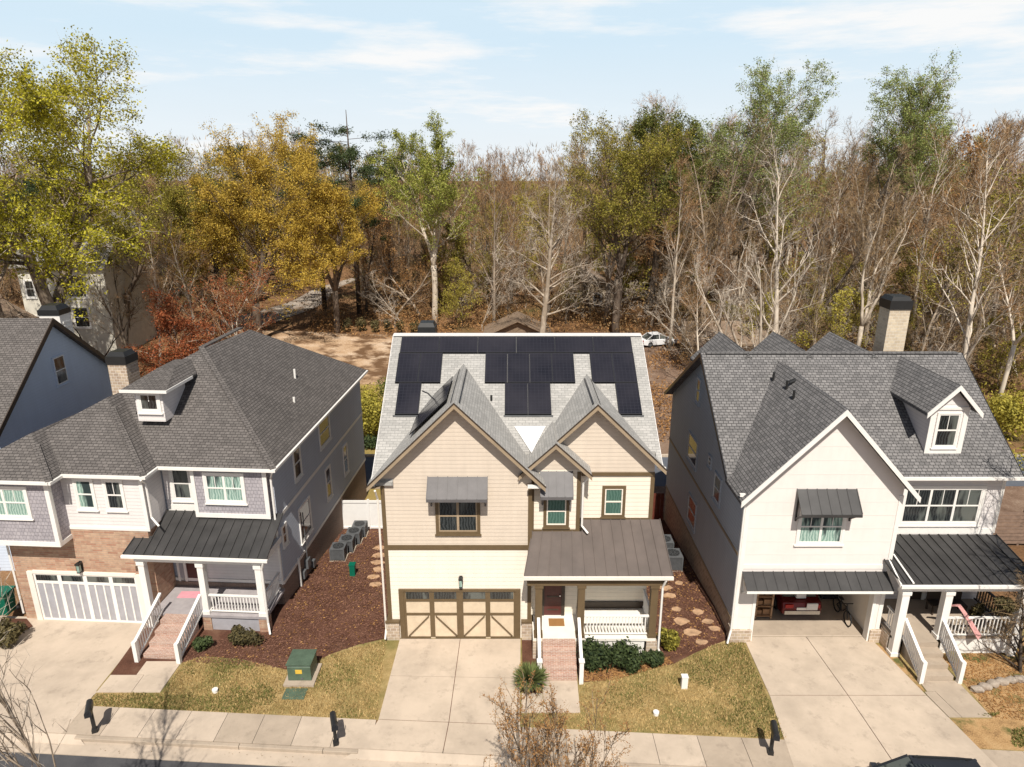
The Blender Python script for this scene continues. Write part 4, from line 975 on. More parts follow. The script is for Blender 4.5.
scatter('fallen_leaves', 'fallen leaves on the soil bed by the right porch', 'leaves', [(17.8, 20.4), (26, 19), (26, 24.5), (17.8, 23.8)], 9000, 'leaf_orange', .03, .04, 0, 8, True)
scatter('fallen_leaves', 'orange fallen leaves along the shrub bed of the middle porch', 'leaves', [(2.7, 22.25), (4, 22.3), (6.6, 23.3), (6.4, 23.7), (2.7, 23.0)], 2500, 'leaf_orange', .03, .045, .01, 9, True)

scatter('stray_leaves', 'pale stray leaves blown over the mulch by the hip roofed house', 'leaves', [(-13.4, 23.4), (-9.2, 23.0), (-7.6, 23.9), (-5.2, 25), (-5.2, 36), (-10.4, 36), (-10.4, 25.4)], 1100, 'leaf_orange', .03, .055, .02, 10, True)
scatter('stray_leaves', 'stray leaves on the stepping stone bed beside the white house', 'leaves', [(5.2, 23), (7.6, 24), (9.3, 25), (9.3, 35), (6, 35), (6, 23.6)], 900, 'leaf_orange', .03, .055, .02, 11, True)
scatter('gutter_debris', 'dead leaves and grit lying along the kerb and driveway joints', 'debris', [(-15, 19.3), (-5, 18.65), (9, 17.75), (9, 17.45), (-5, 18.3), (-15, 18.95)], 900, 'leaf_brown', .015, .022, -.125, 12, True, lambda x, y: rq.random() < .08 + .5 * max(0, y + .0626 * x - 18.15))
# ================================================================== SMALL THINGS IN THE YARDS
def bush(name, label, cat, x, y, rx, ry, h, mat, n, leaf=.09, group=None, z=None, seed=0, stem='bark_dark', spike=0.0):
    r = random.Random(seed or int(abs(x * 97 + y * 31)) + 1); z = ground_z(x, y) if z is None else z
    t = thing(name, label, cat, (x, y, z), group); m = MB()
    lob = [(r.uniform(-.55, .55), r.uniform(-.55, .55), r.uniform(.35, .75), r.uniform(.35, .55)) for _ in range(9)] + [(0, 0, .45, .62)]
    for k in range(n):
        lx, ly, lz, lr = lob[k % len(lob)]
        while True:
            d = Vector((r.gauss(0, 1), r.gauss(0, 1), r.gauss(0, 1)))
            if d.length > .01: break
        d.normalize(); q = lr * (r.random() ** .35) * (1 + spike * r.random() ** 4)
        p = Vector((x + (lx + d.x * q) * rx, y + (ly + d.y * q) * ry, z + max(.02, (lz + d.z * q * .8) * h)))
        nrm = (d + Vector((r.gauss(0, .6), r.gauss(0, .6), r.gauss(0, .6)))).normalized(); a = nrm.orthogonal().normalized(); a.rotate(Matrix.Rotation(r.uniform(0, 6.28), 3, nrm)); b = nrm.cross(a)
        s = leaf * r.uniform(.6, 1.3)
        m.face([p - a * s, p - b * s * .5, p + a * s, p + b * s * .5]); m.a.append(r.random())
    m.build('foliage', M[mat], t, False)
    s = MB()
    for k in range(6): s.tube([(x, y, z - .05), (x + r.uniform(-.5, .5) * rx, y + r.uniform(-.5, .5) * ry, z + h * .6)], [.03, .008], 5)
    s.build('stem', M[stem], t); return t
bush('shrub', 'largest dark evergreen shrub in front of the middle porch railing', 'shrub', 3.5, 23.0, .8, .62, 1.25, 'leaf_bush', 3000, .08, spike=.5)
bush('shrub', 'dark evergreen shrub growing into the largest one at the middle porch', 'shrub', 4.6, 22.95, .78, .6, 1.2, 'leaf_bush', 2800, .08, spike=.5)
bush('shrub', 'low dark evergreen shrub below the right column of the middle porch', 'shrub', 5.72, 23.15, .5, .4, .7, 'leaf_bush', 1400, .08)
bush('shrub', 'yellowish green upright shrub at the corner downspout of the middle porch', 'shrub', 6.55, 24.2, .48, .45, 1.05, 'leaf_olive', 1500, .07)
bush('shrub', 'bronze green shrub below the white railing of the left porch', 'shrub', -11.35, 24.55, .8, .5, .8, 'leaf_bush_brown', 2000, .08)
bush('shrub', 'small green shrub at the foot of the left brick steps', 'shrub', -13.0, 24.1, .4, .4, .65, 'leaf_bush', 1200, .07)
bush('shrub', 'dark green shrub at the left end of the brick garage front', 'shrub', -21.9, 24.9, 1.0, .8, .95, 'leaf_bush_brown', 2800, .085, z=-.17)
bush('shrub', 'tiny green shrub beside the right stair rail of the white house', 'shrub', 18.1, 23.4, .25, .25, .45, 'leaf_olive', 500, .06)
# yucca
t = thing('yucca', 'spiky round yucca beside the middle driveway', 'plant', (.72, 21.8, 0)); m = MB(); r = random.Random(5)
for k in range(620):
    a = r.uniform(0, 6.28); e = math.acos(r.random() ** .8); l = r.uniform(.62, .88); d = Vector((math.cos(a) * math.sin(e), math.sin(a) * math.sin(e), math.cos(e)))
    if d.z < .03: d.z = .03
    o = Vector((.72, 21.8, .42)); s = d.cross(Vector((0, 0, 1))).normalized() * .022; mid = o + d * l * .6 - Vector((0, 0, .02)); tip = o + d * l - Vector((0, 0, .08 * math.sin(e)))
    m.face([o - s * .6, mid - s, tip, mid + s, o + s * .6]); m.a.append(r.random())
m.build('foliage', M['leaf_yucca'], t, False); MB().cyl(.72, 21.8, -.05, .4, .12, .09, 8).build('stem', M['bark_dark'], t)
# mailboxes
def mailbox(x, y, label, rz=0.0):
    t = thing('mailbox', label, 'mailbox', (x, y, 0), 'black mailboxes along the pavement')
    m = MB(); m.box(x - .055, x + .055, y - .055, y + .055, -.1, 1.18); m.box(x - .09, x + .09, y - .09, y + .09, -.05, .16); m.box(x - .04, x + .04, y - .38, y + .16, .98, 1.05)
    m.beam((x, y - .05, .72), (x, y - .32, .99), .04, .05); m.build('post', M['black'], t)
    m = MB(); pr = [(x - .105, 1.055), (x + .105, 1.055), (x + .105, 1.20)] + [(x + .105 * math.cos(a), 1.20 + .105 * math.sin(a)) for a in [R(20 * i) for i in range(1, 9)]] + [(x - .105, 1.20)]
    m.prism([(a, y - .48, z) for a, z in pr], (0, .66, 0)); b_ = m.build('box', M['black'], t)
    m = MB(); m.prism([(x + (a - x) * 1.06, y - .50, 1.18 + (z - 1.18) * 1.06) for a, z in pr], (0, .018, 0)); m.box(x - .02, x + .02, y - .53, y - .50, 1.24, 1.27); m.build('door', M['dark_metal'], b_)
    m = MB(); m.box(x + .106, x + .116, y - .3, y - .27, 1.15, 1.36); m.box(x + .106, x + .116, y - .3, y - .2, 1.32, 1.38); m.build('flag', M['black'], b_); t.rotation_euler.z = rz; return t
mailbox(-15.0, 19.72, 'black mailbox by the bare shrub and the left driveway', R(25)); mailbox(-6.2, 19.15, 'black mailbox in front of the lawn with the green transformer', R(20)); mailbox(8.95, 18.75, 'black mailbox beside the right driveway', R(-12))
# transformer
t = thing('transformer', 'green pad mounted electrical transformer with a yellow sticker on the lawn', 'transformer', (-8.35, 22.6, 0))
m = MB(); m.box(-8.95, -7.75, 21.95, 23.2, -.02, .09); m.build('pad', M['concrete_old'], t)
m = MB(); m.prism([(-8.82, 22.2, .09), (-8.82, 22.2, .72), (-8.82, 22.32, .80), (-8.82, 23.08, .80), (-8.82, 23.08, .09)], (.92, 0, 0)); bx = m.build('cabinet', M['green_metal'], t, bevel=.015)
m = MB(); m.prism([(-8.85, 22.17, .81), (-8.85, 23.11, .81), (-8.85, 23.11, .84), (-8.85, 22.17, .84)], (.98, 0, 0)); m.build('lid', M['green_metal'], bx)
m = MB(); m.box(-8.5, -8.24, 22.185, 22.199, .42, .60); m.build('warning_sticker', M['yellow'], bx); MB().box(-8.30, -8.22, 22.17, 22.199, .16, .22).build('padlock', M['grey_metal'], bx)
m = MB(); m.box(-8.8, -7.95, 21.3, 21.85, -.05, .035); tag(m.build('vault_cover', M['green_metal'], bevel=.01), 'flat green utility vault cover in the grass below the transformer', 'utility cover')
t = thing('utility_pedestal', 'small dark green cable pedestal on the mulch near the air conditioners', 'utility box', (-8.1, 30.3, ground_z(-8, 30.3)))
z = ground_z(-8, 30.3); MB().box(-8.24, -7.96, 30.16, 30.44, z - .05, z + .62).build('housing', M['green_plastic'], t, bevel=.03); MB().box(-8.26, -7.94, 30.14, 30.46, z + .62, z + .68).build('lid', M['green_plastic'], t)
t = thing('utility_box', 'white upright utility box on the right lawn', 'utility box', (6.72, 21.95, 0)); MB().box(6.6, 6.84, 21.85, 22.05, -.05, .5).build('housing', M['white'], t, bevel=.015); MB().box(6.59, 6.85, 21.84, 22.06, .5, .54).build('lid', M['white'], t)
def cleanout(x, y, label, s=.1):
    t = thing('cleanout_cap', label, 'pipe cap', (x, y, 0)); MB().cyl(x, y, -.05, .09, s, s, 14).build('pipe', M['white'], t); m = MB(); m.cyl(x, y, .09, .13, s * 1.15, s * 1.1, 14); m.box(x - .03, x + .03, y - .03, y + .03, .13, .16); m.build('cap', M['white'], t)
cleanout(5.35, 20.55, 'small white cleanout pipe cap in the right lawn nearer the pavement'); cleanout(-11.5, 21.7, 'white cleanout pipe cap in the left lawn')
cleanout(19.3, 20.55, 'white cap on the weedy soil at the right border', .13)
# air conditioners
def ac(x, y, label, rz=0, s=1.0):
    z = ground_z(x, y); t = thing('air_conditioner', label, 'air conditioner', (x, y, z), 'air conditioning units along the house walls'); h = .82 * s; w = .42 * s
    MB().box(x - w - .06, x + w + .06, y - w - .06, y + w + .06, z - .2, z + .06).build('pad', M['concrete_old'], t)
    m = MB(); m.box(x - w + .02, x + w - .02, y - w + .02, y + w - .02, z + .06, z + h); m.build('casing', M['dark_metal'], t)
    m = MB()
    for i in range(11):
        zz = z + .12 + i * .062 * s; m.box(x - w, x + w, y - w, y - w + .018, zz, zz + .03); m.box(x - w, x + w, y + w - .018, y + w, zz, zz + .03); m.box(x - w, x - w + .018, y - w + .019, y + w - .019, zz, zz + .03); m.box(x + w - .018, x + w, y - w + .019, y + w - .019, zz, zz + .03)
    for sx in (-1, 1):
        for sy in (-1, 1): m.box(x + sx * w - .03, x + sx * w + .03, y + sy * w - .03, y + sy * w + .03, z + .06, z + h)
    m.build('louvre', M['grey_metal'], t)
    m = MB(); m.box(x - w - .02, x + w + .02, y - w - .02, y + w + .02, z + h, z + h + .05); tp = m.build('top', M['grey_metal'], t); m = MB()
    m.cyl(x, y, z + h + .051, z + h + .06, w * .82, w * .82, 20); m.build('fan_opening', M['black'], tp); m = MB()
    for i in range(10):
        a = R(36 * i); m.beam((x + .06 * math.cos(a), y + .06 * math.sin(a), z + h + .075), (x + w * .82 * math.cos(a), y + w * .82 * math.sin(a), z + h + .075), .012, .012)
    for q in (.3, .55, .8): m.tube([(x + w * q * math.cos(R(20 * i)), y + w * q * math.sin(R(20 * i)), z + h + .082) for i in range(19)], .006, 4)
    m.build('fan_grille', M['grey_metal'], tp); return t
for (x, y), l in zip(((-9.3, 32.3), (-9.1, 33.35), (-8.95, 34.4), (-8.85, 35.4)), ('nearest', 'second nearest', 'third nearest', 'farthest')): ac(x, y, l + ' of four grey air conditioners in a row by the hip roofed house', 0, .86)
ac(8.35, 31.2, 'air conditioning unit in the shade between the middle and the white house, nearer the street'); ac(8.3, 33.0, 'air conditioning unit in the shaded gap, the one nearer the red brown gate')
# stepping stones
def flagstone(x, y, sx, sy, label, grp, seed):
    r = random.Random(seed); z = ground_z(x, y); n = 7
    pts = [(x + sx * math.cos(6.283 * i / n) * r.uniform(.62, 1.18), y + sy * math.sin(6.283 * i / n) * r.uniform(.62, 1.18), z + .045) for i in range(n)]
    o = MB().prism(pts, (0, 0, -.1)).build('stepping_stone', M['stone_step'], None, bevel=.012); return tag(o, label, 'stepping stone', grp)
gR = 'sandstone steps through the mulch beside the white house'
for i, (x, y, sx, sy) in enumerate(((7.5, 28.9, .38, .28), (7.55, 28.1, .45, .27), (7.55, 26.9, .25, .22), (7.55, 26.0, .42, .40), (7.8, 25.25, .55, .27), (8.1, 24.6, .42, .2), (8.5, 26.7, .3, .25), (8.75, 26.0, .34, .2), (8.3, 29.4, .3, .25), (8.9, 25.5, .35, .22))):
    flagstone(x, y, sx * .88, sy * .88, 'flat tan sandstone in the stepping path beside the white house', gR, i + 20)
for i, (x, y) in enumerate(((-7.35, 33.6), (-7.2, 32.6), (-7.1, 31.7), (-6.9, 30.9), (-7.05, 30.1), (-6.75, 29.3))):
    flagstone(x, y, .42, .27, 'flat tan sandstone in the stepping path beside the middle house wall', 'sandstone steps left of the middle house', i + 40)
# edging rocks at the right border
for i in range(10):
    x = 18.05 + i * .42; y = 21.75 + .55 * math.sin(min(1, i / 5) * 1.5)
    r = random.Random(60 + i); bm = bmesh.new(); bmesh.ops.create_icosphere(bm, subdivisions=2, radius=1)
    for v in bm.verts: v.co = Vector((v.co.x * .27, v.co.y * .19, v.co.z * .15)) * r.uniform(.82, 1.1)
    me = bpy.data.meshes.new('edging_rock'); bm.to_mesh(me); bm.free(); me.materials.append(M['gravel']); o = bpy.data.objects.new('edging_rock', me); COL.objects.link(o); o.location = (x, y, .07); o.rotation_euler.z = r.uniform(-.4, .4)
    tag(o, 'pale rock in the curved bed edging below the porch of the white house', 'rock', 'pale rocks edging the curved bed')
# fences
z = ground_z(0, 36.3)
t = thing('vinyl_fence', 'white vinyl panel fence between the hip roofed and the middle house', 'fence', (-7.9, 36.4, z))
m = MB(); m.box(-10.15, -5.3, 36.37, 36.41, z - .05, z + 1.75); m.build('panel', M['vinyl'], t)
m = MB(); m.box(-10.15, -5.3, 36.33, 36.45, z + 1.70, z + 1.83); m.box(-10.15, -5.3, 36.335, 36.445, z + .02, z + .14); m.build('rail', M['vinyl'], t)
for x in (-10.1, -8.5, -6.9, -5.32): MB().box(x - .065, x + .065, 36.32, 36.46, z - .1, z + 1.9).build('post', M['vinyl'], t)
z = ground_z(0, 37.5); t = thing('board_gate', 'red brown board gate in the shaded gap right of the middle house', 'gate', (7.6, 37.5, z)); m = MB()
for i in range(15): m.box(5.95 + i * .22, 6.15 + i * .22, 37.48, 37.52, z, z + 1.9)
m.build('boards', M['red_wood'], t); m = MB(); m.box(5.9, 9.25, 37.52, 37.58, z + .3, z + .42); m.box(5.9, 9.25, 37.52, 37.58, z + 1.5, z + 1.62); m.build('rail', M['red_wood'], t)
z = ground_z(0, 34); t = thing('horizontal_fence', 'weathered horizontal board fence beyond the white house at the right border', 'fence', (25, 34, z)); m = MB()
for i in range(9): m.box(21.2, 34, 33.98, 34.02, z + .1 + i * .22, z + .28 + i * .22)
m.build('boards', M['wood_fence'], t)
for x in (21.3, 23.7, 26.1, 28.5): MB().box(x - .06, x + .06, 34.03, 34.13, z - .1, z + 2.15).build('post', M['wood_fence'], t)
# porch furnishings of the white house
m = MB(); pts = []
for i in range(15):
    s = i / 14; pts.append((17.95 + 1.05 * s + .12 * s * s, 24.3 - .75 * s, 2.0 + .35 * math.sin(min(1, s * 1.5) * 1.57) - max(0, s - .35) * 2.0))
for i in range(14):
    w0, w1 = .06 + .12 * i / 14, .06 + .12 * (i + 1) / 14; p, q = Vector(pts[i]), Vector(pts[i + 1]); d = Vector((.75, .6, .1)).normalized()
    m.hexa([a + d * (sg * w) + Vector((0, -.012 * e, .006 * e)) for a, w in ((p, w0), (q, w1)) for sg in (-1, 1) for e in (-1, 1)])
tag(m.build('flag', M['pink_cloth']), 'faded pink cloth flag arching from the column over the right porch railing', 'flag')
t = thing('hanging_basket', 'round dark hanging plant basket under the right porch eave', 'hanging plant', (20.1, 23.85, 2.4)); m = MB(); r = random.Random(8)
for k in range(900):
    d = Vector((r.gauss(0, 1), r.gauss(0, 1), r.gauss(0, 1))).normalized() * r.random() ** .4; p = Vector((20.1 + d.x * .42, 23.85 + d.y * .42, 2.45 + d.z * .24)); a = Vector((r.gauss(0, 1), r.gauss(0, 1), r.gauss(0, 1))).normalized(); b = a.orthogonal().normalized(); m.face([p - a * .07, p - b * .03, p + a * .07, p + b * .03]); m.a.append(r.random())
m.build('foliage', M['leaf_bush_brown'], t, False); MB().tube([(20.1, 23.85, 2.15), (20.1, 23.85, 2.42)], [.14, .22], 12).build('basket', M['dark_brown'], t)
m = MB(); 
for a in (0, 2.1, 4.2): m.tube([(20.1 + .2 * math.cos(a), 23.85 + .2 * math.sin(a), 2.42), (20.1, 23.85, 3.1)], .006, 4)
m.build('hanger', M['black'], t)
t = thing('porch_bench', 'dark porch bench behind the right porch railing', 'bench', (18.9, 25.6, .85)); z = .85
MB().box(18.2, 19.7, 25.3, 25.8, z + .40, z + .46).build('seat', M['dark_brown'], t); MB().box(18.2, 19.7, 25.78, 25.84, z + .46, z + 1.0).build('backrest', M['dark_brown'], t)
for x in (18.25, 19.65):
    for y in (25.34, 25.76): MB().box(x - .035, x + .035, y - .035, y + .035, z, z + .40).build('leg', M['dark_brown'], t)
bush('potted_plant', 'leafy potted plant standing on the right porch by its back wall', 'plant', 19.9, 24.9, .35, .35, .9, 'leaf_bush_brown', 600, .09, z=.85)
# things in the open garage
t = thing('shelf_rack', 'brown wooden shelf rack at the left inside the open garage', 'shelf', (10.9, 26.4, .01)); m = MB()
for x in (10.45, 10.95, 11.65): m.box(x - .035, x + .035, 26.2, 26.27, .01, 2.3); m.box(x - .035, x + .035, 26.75, 26.82, .01, 2.3)
m.build('upright', M['stone_step'], t); m = MB()
for i in range(5): m.box(10.4, 11.7, 26.2, 26.82, .12 + i * .5, .16 + i * .5)
m.build('shelf', M['cardboard'], t); m = MB(); r = random.Random(4)
for i in range(4):
    for j in range(3): m.box(10.5 + j * .4, 10.84 + j * .4, 26.3, 26.7, .161 + i * .5, .161 + i * .5 + r.uniform(.2, .38))
tag(m.build('storage_boxes', M['cardboard']), 'brown cartons stored on the garage shelf rack', 'box', None, 'stuff')
MB().box(9.75, 10.3, 25.9, 26.5, .012, .45).build('crate', M['grey_metal'], None, bevel=.03); tag(bpy.data.objects['crate'], 'grey plastic crate on the garage floor beside the shelf rack', 'crate')
def wheel(m_t, m_r, x, y, z, rad, w, axis='x', tyre='tyre', rim='grey_metal', parent=None):
    ax = Vector((1, 0, 0)) if axis == 'x' else Vector((0, 1, 0)); c = Vector((x, y, z))
    o = MB().tube([c - ax * w / 2, c - ax * w * .35, c + ax * w * .35, c + ax * w / 2], [rad * .9, rad, rad, rad * .9], 22).build('wheel', M[tyre], parent)
    MB().tube([c - ax * (w / 2 + .012), c + ax * (w / 2 + .012)], rad * .62, 14).build('rim', M[rim], o); return o
def car(label, x, y, z, yaw, paintm, L_=4.5, W=1.8, Hh=1.45, roofrack=False, kind='sedan', name='parked_car'):
    """built along +x (front), then turned"""
    t = thing(name, label, 'car', (0, 0, 0)); w = W / 2
    prof = [(-L_/2, .32), (-L_/2 - .03, .62), (-L_/2 + .06, .88), (-L_*.28, .93), (L_*.18, .92), (L_*.40, .80), (L_/2 - .02, .62), (L_/2, .34), (L_*.36, .22), (-L_*.4, .22)]
    b = MB(); n = len(prof); rows = []
    for yy, k in ((-w, .93), (-w * .94, 1), (w * .94, 1), (w, .93)):
        rows.append([(px * (1 if abs(yy) < w * .97 else .985), yy, .55 + (pz - .55) * k) for px, pz in prof])
    i0 = 0; b.v = [p for rw in rows for p in rw]
    for a in range(3):
        for k in range(n): b.f.append((a*n + k, a*n + (k+1) % n, (a+1)*n + (k+1) % n, (a+1)*n + k))
    b.f.append(tuple(range(n))); b.f.append(tuple(range(4*n - 1, 3*n - 1, -1))); body = b.build('body', M[paintm], t, bevel=.04)
    if kind == 'suv': gp = [(-L_*.47, .92), (-L_*.42, Hh - .04), (-L_*.30, Hh), (L_*.02, Hh), (L_*.24, .93)]
    else: gp = [(-L_*.40, .92), (-L_*.24, Hh - .04), (-L_*.12, Hh), (L_*.05, Hh), (L_*.25, .93)]
    g = MB(); wi = w * .78
    g.v = [(px, -w * .93 if pz < 1 else -wi, pz) for px, pz in gp] + [(px, w * .93 if pz < 1 else wi, pz) for px, pz in gp]; k = len(gp)
    g.f = [tuple(range(k)), tuple(range(2*k - 1, k - 1, -1))] + [(i, (i+1) % k, k + (i+1) % k, k + i) for i in range(k)]
    g.build('windows', M['glass'], t)
    rf = MB(); (xa, za), (xb, zb), (xc, zc) = gp[1], gp[2], gp[3]
    rf.prism([(xa, -wi - .01, za + .005), (xb, -wi - .01, zb + .005), (xc, -wi - .01, zc + .005), (xc, -wi - .01, zc + .035), (xb, -wi - .01, zb + .04), (xa, -wi - .01, za + .035)], (0, 2 * wi + .02, 0)); rfo = rf.build('roof', M[paintm], t, bevel=.015)
    p = MB()
    for sy in (-1, 1):
        for (a, c) in ((gp[0], gp[1]), (gp[-1], gp[-2]), ((0.0 - .2, .93), (-.2, Hh))): p.beam((a[0], sy * w * .935, a[1]), (c[0], sy * (wi + .01), c[1]), .07, .06)
    build_each(p, 'pillar', M[paintm], t)
    if roofrack:
        p = MB()
        for sy in (-1, 1): p.beam((xa + .2, sy * wi * .85, Hh + .09), (xc - .1, sy * wi * .85, Hh + .09), .04, .04); p.box(xa + .3, xa + .36, sy * wi * .85 - .02, sy * wi * .85 + .02, Hh, Hh + .08); p.box(xc - .3, xc - .24, sy * wi * .85 - .02, sy * wi * .85 + .02, Hh, Hh + .08)
        build_each(p, 'roof_rail', M['black'], rfo); MB().box(-.55, .25, -.38, .38, Hh + .042, Hh + .05).build('sunroof', M['glass'], rfo)
    for sx in (-L_*.30, L_*.31):
        for sy in (-1, 1): wheel(None, None, sx, sy * (w - .1), .33, .33, .22, 'y', parent=t)
    for sy in (-1, 1):
        MB().box(-L_/2 - .045, -L_/2 + .1, sy * w * .68 - .18, sy * w * .68 + .18, .66, .82).build('tail_light', M['tail_red'], t)
        MB().box(L_/2 - .14, L_/2 + .01, sy * w * .68 - .2, sy * w * .68 + .2, .60, .72).build('headlight', M['glass_curtain'], t)
        MB().box(L_*.18, L_*.22, sy * (w + .02) - .1, sy * (w + .02) + .1, .92, 1.06).build('mirror', M[paintm], t)
    MB().box(-L_/2 - .07, -L_/2 + .1, -w * .9, w * .9, .34, .52).build('bumper', M[paintm] if paintm != 'car_red' else M['chrome'], t); MB().box(-L_/2 - .06, -L_/2 - .03, -.26, .26, .56, .68).build('number_plate', M['white'], t)
    t.location = (x, y, z); t.rotation_euler.z = yaw; return t
car('red car seen from behind inside the open garage', 12.95, 28.3, .012, R(90), 'car_red', 4.4, 1.75, 1.42)
car('dark suv at the bottom border on the road, only its roof in view', 12.6, 16.4, -.14, R(180 - 3.6), 'car_dark', 4.7, 1.9, 1.72, True, 'suv')
c_ = car('small white car far behind the middle house at the wood edge', 17.4, 79.5, ground_z(17, 79), R(15), 'car_white', 4.4, 1.8, 1.45)
m = MB(); m.hexa([(13.0 + a, 26.37 + b * .2, .94 + c) for a in (-.25, .2) for b in (0, 1) for c in (0, .22)]); m.box(13.1, 13.6, 25.98, 26.05, .60, .94); tag(m.build('towel', M['cloth_white'], bevel=.05), 'white cloth lying on the tail of the red car', 'cloth')
t = thing('bicycle', 'dark bicycle leaning by the right wall inside the garage', 'bicycle', (14.85, 26.4, .012))
for y in (25.75, 26.8):
    c = Vector((14.85, y, .35)); MB().tube([c + Vector((0, .33 * math.cos(R(20 * i)), .33 * math.sin(R(20 * i)))) for i in range(19)], .03, 6).build('wheel', M['tyre'], t)
m = MB()
for a, b in (((14.85, 26.8, .35), (14.85, 26.35, .3)), ((14.85, 26.35, .3), (14.85, 26.5, .85)), ((14.85, 26.5, .75), (14.85, 25.95, .78)), ((14.85, 26.35, .3), (14.85, 25.95, .72)), ((14.85, 25.75, .35), (14.85, 25.97, .95)), ((14.85, 26.8, .35), (14.85, 26.48, .75))): m.tube([a, b], .025, 6)
m.build('frame', M['black'], t); MB().box(14.78, 14.92, 26.38, 26.62, .85, .91).build('saddle', M['black'], t); MB().tube([(14.6, 25.95, .98), (15.1, 25.95, .98)], .02, 6).build('handlebar', M['black'], t)
t = thing('scooter', 'dark stroller like trolley left of the red car in the garage', 'trolley', (12.0, 28.0, .012)); m = MB()
for a, b in (((11.75, 27.9, .15), (11.75, 27.9, 1.1)), ((12.05, 27.9, .15), (12.05, 27.9, 1.1)), ((11.75, 27.9, 1.1), (12.05, 27.9, 1.1)), ((11.75, 27.9, .5), (12.05, 27.9, .5)), ((11.75, 27.7, .15), (11.75, 28.1, .15)), ((12.05, 27.7, .15), (12.05, 28.1, .15))): m.tube([a, b], .022, 6)
m.build('frame', M['black'], t); t.name = 'hand_trolley'
MB().box(11.78, 12.02, 27.72, 27.88, .2, .75).build('load', M['dark_metal'], t, bevel=.03)
for x in (11.72, 12.08): wheel(None, None, x, 28.02, .12, .11, .05, 'x', parent=t)
m = MB(); m.box(14.5, 15.35, 27.6, 30.2, .012, .75); m.box(14.8, 15.35, 27.7, 30.0, .75, 1.5); tag(m.build('covered_pile', M['car_dark'], bevel=.12), 'dark covered pile along the right garage wall behind the bicycle', 'covered pile')
t = thing('wheeled_bin', 'green wheeled bin at the left border beside the brick garage', 'bin', (-23.0, 27.0, -.1)); m = MB(); m.hexa([(-23 + a * (.30 if z else .24), 26.6 + b * (.36 if z else .28), .08 + z * 1.05) for a in (-1, 1) for b in (-1, 1) for z in (0, 1)]); m.build('body', M['green_plastic'], t, bevel=.03); MB().box(-23.34, -22.66, 26.2, 27.0, 1.13, 1.2).build('lid', M['green_plastic'], t)
for x in (-23.28, -22.72): wheel(None, None, x, 26.92, .12, .12, .06, 'x', parent=t)
